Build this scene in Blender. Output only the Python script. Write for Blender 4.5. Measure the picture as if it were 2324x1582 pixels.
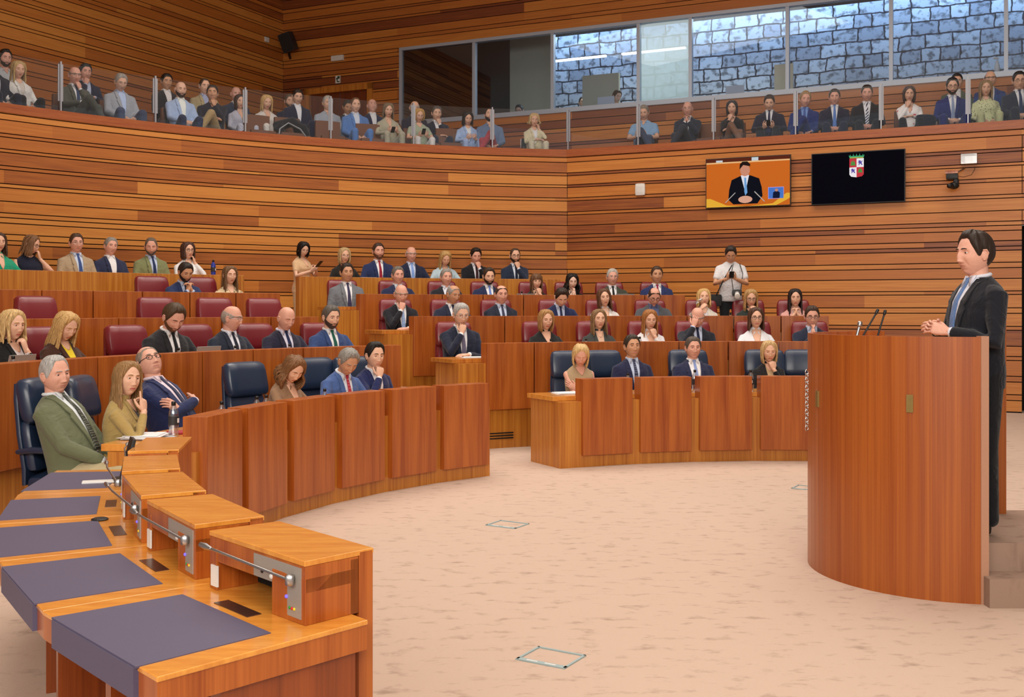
import bpy, math, random
import numpy as np
from math import sin, cos, pi, radians as rad, sqrt, atan2, hypot

# ------------------------------------------------------------------ camera, world, light, exposure
SC = bpy.context.scene
for o in list(bpy.data.objects): bpy.data.objects.remove(o)
COL = SC.collection
F_PX, CX, YH, EYE = 2420.0, 1162.0, 702.0, 1.7
cd = bpy.data.cameras.new('camera'); cam = bpy.data.objects.new('camera', cd); COL.objects.link(cam)
cam.location = (0, 0, EYE); cam.rotation_euler = (pi/2, 0, 0)
cd.sensor_width = 36; cd.lens = 36*F_PX/2324; cd.shift_y = -(791-YH)/2324
cd.clip_start = .05; cd.clip_end = 200
SC.camera = cam
SC.view_settings.view_transform = 'Standard'; SC.view_settings.look = 'None'
SC.view_settings.gamma = 1; SC.view_settings.use_curve_mapping = False
SC.view_settings.exposure = -0.98
w = bpy.data.worlds.new('world'); SC.world = w; w.use_nodes = True
w.node_tree.nodes['Background'].inputs[0].default_value = (1.0, .93, .86, 1)
w.node_tree.nodes['Background'].inputs[1].default_value = 0.55

def area(name, loc, size, power, col, rot=(0, 0, 0), spread=125):
    l = bpy.data.lights.new(name, 'AREA'); l.shape = 'RECTANGLE'; l.size, l.size_y = size
    l.energy = power; l.color = col; l.spread = rad(spread)
    o = bpy.data.objects.new(name, l); COL.objects.link(o); o.location = loc; o.rotation_euler = rot
    return o
WARM = (1.0, .93, .84)
area('ceiling_lamp', (-3.0, 9.5, 9.3), (5, 5), 300, WARM)
area('ceiling_lamp', (3.5, 9.5, 9.3), (5, 5), 300, WARM)
area('ceiling_lamp', (-1.5, 15.0, 9.5), (7, 4), 900, WARM, (0, 0, 0), 160)
area('ceiling_lamp', (5.0, 14.0, 9.5), (5, 4), 420, WARM, (0, 0, 0), 150)
area('ceiling_lamp', (0.5, 2.5, 9.3), (6, 4), 330, WARM)
area('front_fill', (-1.0, -4.5, 5.2), (10, 3), 1850, WARM, (rad(82), 0, 0), 160)  # added fill behind the camera, raises the gallery and upper walls
area('daylight_lamp', (7.0, 25.0, 9.0), (16, 1.2), 820, (.42, .66, 1.0), (rad(14), 0, rad(-24.2)), 170)
area('booth_fill', (3.2, 24.2, 8.1), (5, .8), 260, (.9, 1, .92), (0, 0, rad(-24.2)), 170)  # added fill inside the booth, brightens its beige wall

# ------------------------------------------------------------------ room constants and helpers
C = np.array([2.93, 6.83])                       # centre of the hemicycle
ROW_R = [5.11, 6.92, 8.72, 10.52, 12.32]
ROW_TOP = [.951, 1.287, 1.605, 1.931, 2.235]
ROW_F = [0, .336, .654, .98, 1.42]
GF = 4.32                                        # gallery floor
WP = np.array([1.07, 20.7]); WU = np.array([.912, -.4105]); WN = np.array([.4105, .912])
UP = np.array([-5.58, 26.0])
def pol(R, a): return (C[0]+R*sin(rad(a)), C[1]+R*cos(rad(a)))
def arc_at(x, R):                                # angle on a circle of radius R seen at photo column x
    s = (x-CX)/F_PX; a = s*s+1; b = -2*(s*C[0]+C[1]); c = C@C-R*R
    Y = (-b+sqrt(b*b-4*a*c))/(2*a)
    return math.degrees(atan2(s*Y-C[0], Y-C[1]))
def wall_at(x, off=0., p0=WP):                   # point on a plane parallel to the right wall seen at column x
    s = (x-CX)/F_PX; q = p0+WN*off
    t = (s*q[1]-q[0])/(WU[0]-s*WU[1]); return q+WU*t
def hexc(h):
    h = h.lstrip('#'); v = [int(h[i:i+2], 16)/255 for i in (0, 2, 4)]
    return tuple(((c+.055)/1.055)**2.4 if c > .04045 else c/12.92 for c in v)

class G:
    """collects geometry, then links it as ONE mesh object"""
    def __init__(s): s.v = []; s.f = []; s.m = []; s.n = 0; s.t = []
    def add(s, v, f, m=0, tone=0.):
        v = np.asarray(v, float).reshape(-1, 3); s.v.append(v)
        s.f += [tuple(i+s.n for i in q) for q in f]; s.m += [m]*len(f); s.t += [tone]*len(f); s.n += len(v)
        return s
    def box(s, c, h, m=0, rz=0.):
        a = np.array([[x, y, z] for x in (-1, 1) for y in (-1, 1) for z in (-1, 1)])*np.array(h)
        if rz: a = a@np.array([[cos(rz), sin(rz), 0], [-sin(rz), cos(rz), 0], [0, 0, 1]])
        return s.add(a+np.array(c), [(0, 1, 3, 2), (4, 6, 7, 5), (0, 4, 5, 1), (2, 3, 7, 6), (0, 2, 6, 4), (1, 5, 7, 3)], m)
    def prism(s, poly, z0, z1, m=0, tone=0.):    # poly: counter-clockwise plan points
        n = len(poly); ar = sum(poly[i][0]*poly[(i+1) % n][1]-poly[(i+1) % n][0]*poly[i][1] for i in range(n))
        if ar < 0: poly = poly[::-1]
        v = [(p[0], p[1], z0) for p in poly]+[(p[0], p[1], z1) for p in poly]
        f = [tuple(range(n-1, -1, -1)), tuple(range(n, 2*n))]+[(i, (i+1) % n, n+(i+1) % n, n+i) for i in range(n)]
        return s.add(v, f, m, tone)
    def wedge(s, R0, R1, a0, a1, z0, z1, m=0, seg=1):
        for k in range(seg):
            b0 = a0+(a1-a0)*k/seg; b1 = a0+(a1-a0)*(k+1)/seg
            s.prism([pol(R0, b0), pol(R0, b1), pol(R1, b1), pol(R1, b0)], z0, z1, m)
        return s
    def join(s, o, M=None, m=None):
        for v in o.v if M is None else [np.asarray(x)@M[:3, :3].T+M[:3, 3] for x in o.v]: s.v.append(v)
        s.f += [tuple(i+s.n for i in q) for q in o.f]; s.m += (o.m if m is None else [m]*len(o.f)); s.t += o.t; s.n += o.n
        return s
    def xf(s, M):
        s.v = [x@M[:3, :3].T+M[:3, 3] for x in s.v]; return s
    def mesh(s, name, mats, smooth=False, tones=False):
        me = bpy.data.meshes.new(name)
        V = np.concatenate(s.v) if s.v else np.zeros((0, 3))
        me.from_pydata(V.tolist(), [], s.f)
        for m in (mats if isinstance(mats, (list, tuple)) else [mats]): me.materials.append(m)
        me.polygons.foreach_set('material_index', s.m)
        if tones:
            at = me.attributes.new('tone', 'FLOAT', 'FACE'); at.data.foreach_set('value', s.t)
        if smooth: me.polygons.foreach_set('use_smooth', [True]*len(s.f))
        me.update(); return me
    def obj(s, name, mats, parent=None, smooth=False, tones=False, bevel=0):
        o = bpy.data.objects.new(name, s.mesh(name, mats, smooth, tones)); COL.objects.link(o)
        if parent is not None: o.parent = parent
        if bevel:
            b = o.modifiers.new('b', 'BEVEL'); b.width = bevel; b.segments = 2; b.limit_method = 'ANGLE'
        return o

def tag(o, label=None, cat=None, group=None, kind=None):
    if label: o['label'] = label
    if cat: o['category'] = cat
    if group: o['group'] = group
    if kind: o['kind'] = kind
    return o
def thing(name, label, cat, loc=(0, 0, 0), rz=0., group=None):
    o = bpy.data.objects.new(name, None); COL.objects.link(o); o.location = loc; o.rotation_euler = (0, 0, rz)
    o.empty_display_size = .1
    return tag(o, label, cat, group)
def copy_tree(o, parent=None):
    c = o.copy(); COL.objects.link(c); c.parent = parent
    for ch in [x for x in o.children]: copy_tree(ch, c)
    return c
def struct(g, name, mats, **k): return tag(g.obj(name, mats, **k), kind='structure')

def TR(x=0, y=0, z=0):
    M = np.eye(4); M[:3, 3] = (x, y, z); return M
def RX(a): M = np.eye(4); M[1:3, 1:3] = [[cos(a), -sin(a)], [sin(a), cos(a)]]; return M
def RY(a): M = np.eye(4); M[0, 0] = cos(a); M[0, 2] = sin(a); M[2, 0] = -sin(a); M[2, 2] = cos(a); return M
def RZ(a): M = np.eye(4); M[:2, :2] = [[cos(a), -sin(a)], [sin(a), cos(a)]]; return M
def SCL(x, y=None, z=None): M = np.eye(4); M[0, 0] = x; M[1, 1] = x if y is None else y; M[2, 2] = x if z is None else z; return M
def nrm(v): v = np.asarray(v, float); return v/(np.linalg.norm(v)+1e-9)

def tube(pts, rad_, seg=10, m=0, caps=True, up=(0, 0, 1), flat=1.0):
    """swept round or oval section along points, rounded ends"""
    P = [np.asarray(p, float) for p in pts]; n = len(P)
    R = [rad_]*n if np.isscalar(rad_) else list(rad_)
    rings = []; u0 = np.asarray(up, float)
    for i in range(n):
        d = nrm(P[min(i+1, n-1)]-P[max(i-1, 0)])
        s = np.cross(d, u0)
        if np.linalg.norm(s) < .05: s = np.cross(d, (1, .3, 0))
        s = nrm(s); u = nrm(np.cross(s, d)); u0 = u
        rings.append((P[i], s, u, d, R[i]))
    L = []
    if caps:
        p, s, u, d, r = rings[0]
        for k in (.3, .75): L.append((p-d*r*(1-k)*.9, s, u, r*sqrt(1-(1-k)**2)))
    for p, s, u, d, r in rings: L.append((p, s, u, r))
    if caps:
        p, s, u, d, r = rings[-1]
        for k in (.75, .3): L.append((p+d*r*(1-k)*.9, s, u, r*sqrt(1-(1-k)**2)))
    g = G(); V = []
    for p, s, u, r in L:
        for j in range(seg):
            a = 2*pi*j/seg; V.append(p+s*cos(a)*r+u*sin(a)*r*flat)
    nr = len(L); Fc = []
    for i in range(nr-1):
        for j in range(seg):
            k = (j+1) % seg; Fc.append((i*seg+j, i*seg+k, (i+1)*seg+k, (i+1)*seg+j))
    Fc.append(tuple(range(seg-1, -1, -1))); Fc.append(tuple((nr-1)*seg+j for j in range(seg)))
    return g.add(V, Fc, m)
def ellip(c, h, nu=14, nv=10, m=0):
    V = [(0, 0, 1)]
    for i in range(1, nv):
        t = pi*i/nv
        for j in range(nu): V.append((sin(t)*cos(2*pi*j/nu), sin(t)*sin(2*pi*j/nu), cos(t)))
    V.append((0, 0, -1)); Fc = [(0, 1+j, 1+(j+1) % nu) for j in range(nu)]
    for i in range(nv-2):
        for j in range(nu):
            a = 1+i*nu; k = (j+1) % nu; Fc.append((a+j, a+nu+j, a+nu+k, a+k))
    b = 1+(nv-2)*nu; e = len(V)-1; Fc += [(e, b+(j+1) % nu, b+j) for j in range(nu)]
    return G().add(np.array(V)*np.array(h)+np.array(c), Fc, m)
def rbox(c, h, r=.03, n=5, m=0, pin=None):
    """box with rounded edges; pin(q) may reshape the points"""
    h = np.array(h, float); V = []; Fc = []
    for ax in range(3):
        for sg in (-1, 1):
            base = len(V); a, b = (ax+1) % 3, (ax+2) % 3
            for i in range(n+1):
                for j in range(n+1):
                    q = np.zeros(3); q[ax] = sg*h[ax]
                    def sp(t, hh):              # grid denser near the edges
                        k = t/n*2-1; return np.sign(k)*hh*(1-(1-abs(k))**1.6)
                    q[a] = sp(i, h[a]); q[b] = sp(j, h[b]); 
                    inn = np.clip(q, -(h-r), h-r); d = q-inn; q = inn+r*nrm(d) if np.linalg.norm(d) > 0 else q
                    V.append(q)
            for i in range(n):
                for j in range(n):
                    k = base+i*(n+1)+j; f = (k, k+n+1, k+n+2, k+1); Fc.append(f if sg > 0 else f[::-1])
    V = np.array(V)
    if pin is not None: V = pin(V)
    return G().add(V+np.array(c), Fc, m)
def lathe(prof, seg=14, m=0, c=(0, 0, 0)):
    V = []; Fc = []
    for r, z in prof:
        for j in range(seg): V.append((c[0]+r*cos(2*pi*j/seg), c[1]+r*sin(2*pi*j/seg), c[2]+z))
    for i in range(len(prof)-1):
        for j in range(seg):
            k = (j+1) % seg; Fc.append((i*seg+j, i*seg+k, (i+1)*seg+k, (i+1)*seg+j))
    Fc.append(tuple(range(seg-1, -1, -1))); Fc.append(tuple((len(prof)-1)*seg+j for j in range(seg)))
    return G().add(V, Fc, m)

# ------------------------------------------------------------------ materials
MC = {}
def nodes(name):
    m = bpy.data.materials.new(name); m.use_nodes = True; nt = m.node_tree
    return m, nt, nt.nodes['Principled BSDF']
def N(nt, t, **k):
    n = nt.nodes.new(t)
    for a, b in k.items(): setattr(n, a, b)
    return n
def plain(name, col, rough=.6, metal=0., spec=None, emit=0., bump=0., scale=200., coat=0., trans=0.):
    if name in MC: return MC[name]
    if isinstance(col, str): col = hexc(col)
    m, nt, b = nodes(name); b.inputs['Base Color'].default_value = (*col, 1)
    b.inputs['Roughness'].default_value = rough; b.inputs['Metallic'].default_value = metal
    if spec is not None: b.inputs['Specular IOR Level'].default_value = spec
    if emit: b.inputs['Emission Color'].default_value = (*col, 1); b.inputs['Emission Strength'].default_value = emit
    if coat: b.inputs['Coat Weight'].default_value = coat; b.inputs['Coat Roughness'].default_value = .25
    if trans: b.inputs['Transmission Weight'].default_value = trans
    tc = N(nt, 'ShaderNodeTexCoord'); no = N(nt, 'ShaderNodeTexNoise'); no.inputs['Scale'].default_value = scale
    no.inputs['Detail'].default_value = 3
    nt.links.new(tc.outputs['Object'], no.inputs['Vector'])
    if not emit:
        mx = N(nt, 'ShaderNodeMix', data_type='RGBA', blend_type='MULTIPLY'); mx.inputs[0].default_value = .22
        mx.inputs[6].default_value = (*col, 1); nt.links.new(no.outputs['Fac'], mx.inputs[7]); 
        nt.links.new(mx.outputs[2], b.inputs['Base Color'])
    if bump:
        bp = N(nt, 'ShaderNodeBump'); bp.inputs['Strength'].default_value = bump; bp.inputs['Distance'].default_value = .004
        nt.links.new(no.outputs['Fac'], bp.inputs['Height']); nt.links.new(bp.outputs[0], b.inputs['Normal'])
    MC[name] = m; return m
def cloth(col):
    nm = 'cloth_'+col.strip('#')
    if nm in MC: return MC[nm]
    m = plain(nm, col, .85, spec=.2, bump=.35, scale=420); nt = m.node_tree; b = nt.nodes['Principled BSDF']
    tc = N(nt, 'ShaderNodeTexCoord'); no = N(nt, 'ShaderNodeTexNoise'); no.inputs['Scale'].default_value = 8; no.inputs['Detail'].default_value = 2; no.inputs['Distortion'].default_value = 1.6
    bp = N(nt, 'ShaderNodeBump'); bp.inputs['Strength'].default_value = .55; bp.inputs['Distance'].default_value = .03
    nt.links.new(tc.outputs['Object'], no.inputs['Vector']); nt.links.new(no.outputs['Fac'], bp.inputs['Height'])
    old = b.inputs['Normal'].links[0].from_node; nt.links.new(bp.outputs[0], old.inputs['Normal'])
    b.inputs['Sheen Weight'].default_value = .15
    return m
def wood(name, c0, c1, sc=(14, 14, .7), rough=.32, coat=.25, fine=.5):
    m, nt, b = nodes(name); tc = N(nt, 'ShaderNodeTexCoord'); mp = N(nt, 'ShaderNodeMapping')
    mp.inputs['Scale'].default_value = sc; no = N(nt, 'ShaderNodeTexNoise')
    no.inputs['Scale'].default_value = 1.; no.inputs['Detail'].default_value = 5; no.inputs['Distortion'].default_value = .4
    mp2 = N(nt, 'ShaderNodeMapping'); mp2.inputs['Scale'].default_value = tuple(q*9 for q in sc[:2])+(sc[2]*3,)
    n2 = N(nt, 'ShaderNodeTexNoise'); n2.inputs['Scale'].default_value = 1.; n2.inputs['Detail'].default_value = 2
    nt.links.new(tc.outputs['Object'], mp.inputs['Vector']); nt.links.new(mp.outputs[0], no.inputs['Vector'])
    nt.links.new(tc.outputs['Object'], mp2.inputs['Vector']); nt.links.new(mp2.outputs[0], n2.inputs['Vector'])
    ad = N(nt, 'ShaderNodeMath', operation='MULTIPLY_ADD'); ad.inputs[1].default_value = fine; nt.links.new(n2.outputs['Fac'], ad.inputs[0]); nt.links.new(no.outputs['Fac'], ad.inputs[2])
    rp = N(nt, 'ShaderNodeValToRGB'); e = rp.color_ramp.elements
    e[0].position = .3+fine*.35; e[0].color = (*hexc(c0), 1); e[1].position = .62+fine*.6; e[1].color = (*hexc(c1), 1)
    nt.links.new(ad.outputs[0], rp.inputs[0]); nt.links.new(rp.outputs[0], b.inputs['Base Color'])
    b.inputs['Roughness'].default_value = rough; b.inputs['Coat Weight'].default_value = coat; b.inputs['Coat Roughness'].default_value = .2
    return m
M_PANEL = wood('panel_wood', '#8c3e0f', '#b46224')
M_FRAME = wood('frame_wood', '#9c5214', '#c98432', sc=(30, 30, .6))
M_TOP = wood('lit_top_wood', '#c97c2c', '#e09a42', sc=(4, 26, 9), rough=.22, coat=.5, fine=.4)  # desk wood lightened to hold the highlights on upper faces
M_POD = wood('podium_wood', '#84390c', '#a85a1c', sc=(22, 22, .35), rough=.4)
def board_mat():
    m, nt, b = nodes('wall_boards'); at = N(nt, 'ShaderNodeAttribute', attribute_name='tone'); uv = N(nt, 'ShaderNodeTexCoord')
    mp = N(nt, 'ShaderNodeMapping'); mp.inputs['Scale'].default_value = (1.3, 1.3, 38); no = N(nt, 'ShaderNodeTexNoise')
    no.inputs['Scale'].default_value = 1; no.inputs['Detail'].default_value = 5
    nt.links.new(uv.outputs['Object'], mp.inputs[0]); nt.links.new(mp.outputs[0], no.inputs['Vector'])
    rp = N(nt, 'ShaderNodeValToRGB'); e = rp.color_ramp.elements
    e[0].position = 0; e[0].color = (*hexc('#7e401e'), 1); e[1].position = 1; e[1].color = (*hexc('#cd873c'), 1)
    x = e.new(.35); x.color = (*hexc('#a96228'), 1); x = e.new(.7); x.color = (*hexc('#b96f2c'), 1)
    ad = N(nt, 'ShaderNodeMath', operation='MULTIPLY_ADD'); ad.inputs[1].default_value = .8; nt.links.new(no.outputs['Fac'], ad.inputs[0])
    sb = N(nt, 'ShaderNodeMath', operation='SUBTRACT'); sb.inputs[1].default_value = .40
    nt.links.new(at.outputs['Fac'], ad.inputs[2]); nt.links.new(ad.outputs[0], sb.inputs[0]); nt.links.new(sb.outputs[0], rp.inputs[0])
    nt.links.new(rp.outputs[0], b.inputs['Base Color']); b.inputs['Roughness'].default_value = .42
    return m
M_BOARD = board_mat()
M_GAP = plain('gap_black', '#0a0705', .9)
def carpet_mat(name, a, bcol):
    m, nt, b = nodes(name); tc = N(nt, 'ShaderNodeTexCoord'); mp = N(nt, 'ShaderNodeMapping'); mp.inputs['Scale'].default_value = (5, 9, 1)
    no = N(nt, 'ShaderNodeTexNoise'); no.inputs['Scale'].default_value = 1.3; no.inputs['Detail'].default_value = 6; no.inputs['Roughness'].default_value = .62
    nt.links.new(tc.outputs['Object'], mp.inputs[0]); nt.links.new(mp.outputs[0], no.inputs['Vector'])
    rp = N(nt, 'ShaderNodeValToRGB'); e = rp.color_ramp.elements; e[0].position = .27; e[0].color = (*hexc(a), 1); e[1].position = .46; e[1].color = (*hexc(bcol), 1)
    nt.links.new(no.outputs['Fac'], rp.inputs[0]); nt.links.new(rp.outputs[0], b.inputs['Base Color'])
    n2 = N(nt, 'ShaderNodeTexNoise'); n2.inputs['Scale'].default_value = 350
    bp = N(nt, 'ShaderNodeBump'); bp.inputs['Strength'].default_value = .4; bp.inputs['Distance'].default_value = .004
    nt.links.new(tc.outputs['Object'], n2.inputs['Vector']); nt.links.new(n2.outputs['Fac'], bp.inputs['Height']); nt.links.new(bp.outputs[0], b.inputs['Normal'])
    b.inputs['Roughness'].default_value = .95; b.inputs['Specular IOR Level'].default_value = .1
    return m
M_CARPET = carpet_mat('carpet', '#a58e7e', '#c6ad9c')
M_STEPC = carpet_mat('step_carpet', '#7d6558', '#9c8272')
M_METAL = plain('satin_metal', '#b9b9bb', .35, 1.)
M_POST = plain('post_metal', '#a9abb3', .45, .6)
M_FRAMEAL = plain('window_aluminium', '#b9c3d3', .4, .3)
M_BLACK = plain('black_plastic', '#121214', .45)
M_WHITEP = plain('white_plastic', '#e8e6e2', .45)
M_DARKM = plain('dark_pad', '#56506a', .55)
M_BROWNF = plain('brown_seat_fabric', '#7d5642', .9, bump=.4)
M_PAPER = plain('paper', '#f2f0f2', .8)
M_RED = plain('red_leather', '#7c1d26', .38, coat=.25, bump=.15, scale=60)
M_BLUE = plain('blue_leather', '#22324c', .38, coat=.25, bump=.15, scale=60)
def glass_mat(name, tint, refl, rough=.0):
    m = bpy.data.materials.new(name); m.use_nodes = True; nt = m.node_tree; nt.nodes.clear()
    out = N(nt, 'ShaderNodeOutputMaterial'); mx = N(nt, 'ShaderNodeMixShader'); tr = N(nt, 'ShaderNodeBsdfTransparent'); gl = N(nt, 'ShaderNodeBsdfGlossy')
    tr.inputs[0].default_value = (*tint, 1); gl.inputs[0].default_value = (.85, .92, 1, 1); gl.inputs['Roughness'].default_value = rough
    mx.inputs[0].default_value = refl
    nt.links.new(tr.outputs[0], mx.inputs[1]); nt.links.new(gl.outputs[0], mx.inputs[2]); nt.links.new(mx.outputs[0], out.inputs[0]); return m
M_GLASS = glass_mat('parapet_glass', (.97, .98, 1.), .07)
M_PANE = glass_mat('window_glass', (.86, .91, .97), .055)
M_PANED = glass_mat('dark_window_glass', (.30, .30, .34), .16)
M_BOTTLE = glass_mat('bottle_plastic', (.88, .91, .95), .34, .18)
# ------------------------------------------------------------------ the room
def boards(name, path, zs, seed=1, gap=.0155, lo=.15, hi=1., mod=2.3, depth=.035, holes=()):
    """timber boards with open black joints along a plan polyline; path runs left to right seen from inside"""
    rg = random.Random(seed); g = G(); P = [np.array(p, float) for p in path]
    L = [0.]
    for i in range(1, len(P)): L.append(L[-1]+np.linalg.norm(P[i]-P[i-1]))
    def at(s):
        i = max(0, min(len(P)-2, next((k for k in range(len(L)-1) if L[k+1] >= s-1e-9), len(P)-2)))
        t = (s-L[i])/(L[i+1]-L[i]); d = nrm(P[i+1]-P[i]); n = np.array([-d[1], d[0]])   # outward (away from the hall)
        return P[i]+(P[i+1]-P[i])*t, n
    nrow = len(zs)-1
    for r in range(nrow):
        z0, z1 = zs[r]+gap/2, zs[r+1]-gap/2
        k = 0; s0 = 0.; tone = rg.uniform(lo, hi)
        off = rg.choice((.0, .35, .7))*mod
        cuts = [0.]+[q for q in np.arange(off+.01, L[-1], mod)]+[L[-1]]
        for a, b in zip(cuts[:-1], cuts[1:]):
            if b-a < .02: continue
            if rg.random() < .6: tone = rg.choice((lo, lo+.35*(hi-lo), lo+.6*(hi-lo), lo+.75*(hi-lo), hi, lo+.9*(hi-lo)))
            spans = [(a, b)]
            for (h0, h1, hz0, hz1) in holes:
                if z1 > hz0 and z0 < hz1:
                    ns = []
                    for (u, v) in spans:
                        if v <= h0 or u >= h1: ns.append((u, v)); continue
                        if u < h0: ns.append((u, h0))
                        if v > h1: ns.append((h1, v))
                    spans = ns
            for u, v in spans:
                kn = [u]+[q for q in L if u+1e-6 < q < v-1e-6]+[v]
                for i in range(len(kn)-1):
                    p, n = at(kn[i]+1e-6); q, n2 = at(kn[i+1]-1e-6); pb = p+n*depth; qb = q+n2*depth
                    V = [(*p, z0), (*q, z0), (*q, z1), (*p, z1), (*pb, z0), (*qb, z0), (*qb, z1), (*pb, z1)]
                    g.add(V, [(0, 1, 2, 3), (3, 2, 6, 7), (0, 4, 5, 1)], 0, tone)
    # black backing with thickness
    spans = [(0., L[-1], zs[0], zs[-1])]
    for (h0, h1, hz0, hz1) in holes:
        ns = []
        for (u, v, a, b) in spans:
            if v <= h0 or u >= h1 or b <= hz0 or a >= hz1: ns.append((u, v, a, b)); continue
            if u < h0: ns.append((u, h0, a, b))
            if v > h1: ns.append((h1, v, a, b))
            uu, vv = max(u, h0), min(v, h1)
            if a < hz0: ns.append((uu, vv, a, hz0))
            if b > hz1: ns.append((uu, vv, hz1, b))
        spans = ns
    for u, v, a, b in spans:
        kn = [u]+[q for q in L if u+1e-6 < q < v-1e-6]+[v]
        for i in range(len(kn)-1):
            p, n = at(kn[i]+1e-6); q, n2 = at(kn[i+1]-1e-6)
            g.prism([tuple(p+n*depth), tuple(q+n2*depth), tuple(q+n2*(depth+.08)), tuple(p+n*(depth+.08))], a, b, 1)
    return struct(g, name, [M_BOARD, M_GAP], tones=True)

Z_LOW = [.015, .203, .297, .507, .601, .861, .926, 1.093, 1.356, 1.421, 1.634, 1.724, 1.943, 2.002, 2.207, 2.384, 2.473, 2.67, 2.737, 2.83, 2.997,
         3.08, 3.15, 3.325, 3.53, 3.59, 3.80, 3.86, 4.06, 4.112, 4.29, 4.345, 4.55, 4.645, 4.79]
arc = [pol(14.0, a) for a in np.linspace(-92, arc_at(1287, 14.), 60)]
boards('wall_back', arc, Z_LOW, seed=4, mod=2.1, lo=.28)
we = wall_at(2319)
boards('wall_right', [WP, we], Z_LOW, seed=9, mod=2.75, lo=.1, hi=.85)
boards('wall_right', [we, we+WU*4], [z for z in Z_LOW if z >= 3.07], seed=10, lo=.1, hi=.85)
g = G(); q = we+WN*.5; g.prism([tuple(q), tuple(q+WU*4), tuple(q+WU*4+WN*.08), tuple(q+WN*.08)], 0, 3.1)
g.prism([tuple(we+WN*.03), tuple(we+WN*.6), tuple(we+WN*.6+WU*-.05), tuple(we+WN*.03+WU*-.05)], 0, 3.1)
struct(g, 'door_1', M_GAP)
# upper walls
def zrow(z0, z1, seed):
    rg = random.Random(seed); z = [z0]
    pat = [.21, .06, .17, .055, .17, .09, .21, .06, .2, .175, .055, .093, .168, .09, .064, .21, .088, .17]; k = rg.randrange(18)
    while z[-1] < z1: z.append(z[-1]+pat[k % 18]*1.04); k += 1
    return z
UPL = UP+nrm(np.array([-9.12, 19.])-UP)*13.
zu = zrow(4.35, 9.9, 3)
zu = sorted([z for z in zu if min(abs(z-q) for q in (5.98, 7.74, 7.0)) > .05]+[5.98, 7.74, 7.0])
boards('wall_left', [UPL, UP], zu, seed=21, mod=2.6, lo=.15, hi=1.)
def su(x): p = wall_at(x, 0, UP); return float(np.linalg.norm(p-UP))
d0, d1, w0, w1 = su(693), su(846), su(910), su(2560)
boards('wall_front', [UP, UP+WU*24], zu, seed=33, mod=3.2, lo=.0, hi=.85, holes=[(d0, d1, 4.3, 7.0), (w0, w1, 5.98, 7.74)])
# dark corner fillets behind the board joints
g = G(); g.prism([tuple(WP+np.array([-.16, .05])), tuple(WP+np.array([.12, .0])), tuple(WP+np.array([.16, .16])), tuple(WP+np.array([-.12, .2]))], 0, 4.79)
g.prism([tuple(UP+np.array([-.10, -.06])), tuple(UP+np.array([.02, .012])), tuple(UP+np.array([.16, .0])), tuple(UP+np.array([.16, .2])), tuple(UP+np.array([-.2, .2]))], 4.35, 9.9); struct(g, 'trim_2', M_GAP)
# floors
g = G(); g.prism([(-16, -6), (16, -6), (16, 32), (-16, 32)], -.2, 0.); struct(g, 'floor', M_CARPET)
for k in range(1, 5):
    R0 = ROW_R[k]+.17; R1 = 14.02
    g = G()
    a1 = (14, 17, 12, -6)[k-1]
    g.wedge(R0, R1, -100, a1, ROW_F[k]-.34, ROW_F[k], 0, 40)
    # keep the tiers in front of the right wall
    for v in g.v:
        for p in v:
            dd = (p[:2]-WP)@WN
            if dd > .02: p[:2] -= WN*(dd-.02)
    struct(g, 'floor', M_CARPET)
# aisle steps (half risers) between the blocks
g = G()
for k in range(1, 5):
    g.wedge(ROW_R[k]-.42, ROW_R[k]+.18, (-37.3, -37.1, -36.5, -34.8)[k-1], (-29.6, -29.9, -30.4, -31.)[k-1], ROW_F[k-1], (ROW_F[k-1]+ROW_F[k])/2, 0, 3)
for k in range(1, 5): g.wedge(ROW_R[k]-.12, ROW_R[k]+.2, (-37.3, -37.1, -36.5, -34.8)[k-1], (-29.6, -29.9, -30.4, -31.)[k-1], ROW_F[k-1], ROW_F[k], 0, 3)
struct(g, 'floor', M_CARPET)
# gallery floor, back tier and parapet
g = G()
poly = [tuple(p) for p in [pol(14.06, a) for a in np.linspace(-92, arc_at(1287, 14.), 50)]]+[tuple(WP+WN*.06), tuple(WP+WU*16+WN*.06), tuple(wall_at(2324)+WU*6+WN*2.1), tuple(UP), tuple(UPL)]
g.add([(x, y, GF-.25) for x, y in poly]+[(x, y, GF) for x, y in poly],
      [tuple(range(len(poly)-1, -1, -1)), tuple(range(len(poly), 2*len(poly)))], 0)
struct(g, 'floor', M_CARPET)
g = G(); g.wedge(15.35, 16.6, -58, -19, GF, GF+.28, 0, 24); struct(g, 'floor', M_CARPET)
g = G(); g.prism([tuple(wall_at(2100, 1.25)), tuple(wall_at(2500, 1.25)), tuple(wall_at(2500, 2.05)), tuple(wall_at(2100, 2.05))], GF, GF+.25, 0); struct(g, 'floor', M_CARPET)
g = G(); g.wedge(13.985, 14.14, -92, arc_at(1287, 14.), 4.66, 4.80, 0, 60)
v = arc_at(1287, 14.)
g.prism([tuple(WP-WN*.02), tuple(WP+WU*12-WN*.02), tuple(WP+WU*12+WN*.14), tuple(WP+WN*.14)], 4.66, 4.80, 0)
M_RIM = wood('rim_wood', '#8e431c', '#a85c2a', sc=(1.2, 1.2, 30), rough=.4)
struct(g, 'trim_1', M_RIM)
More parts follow.
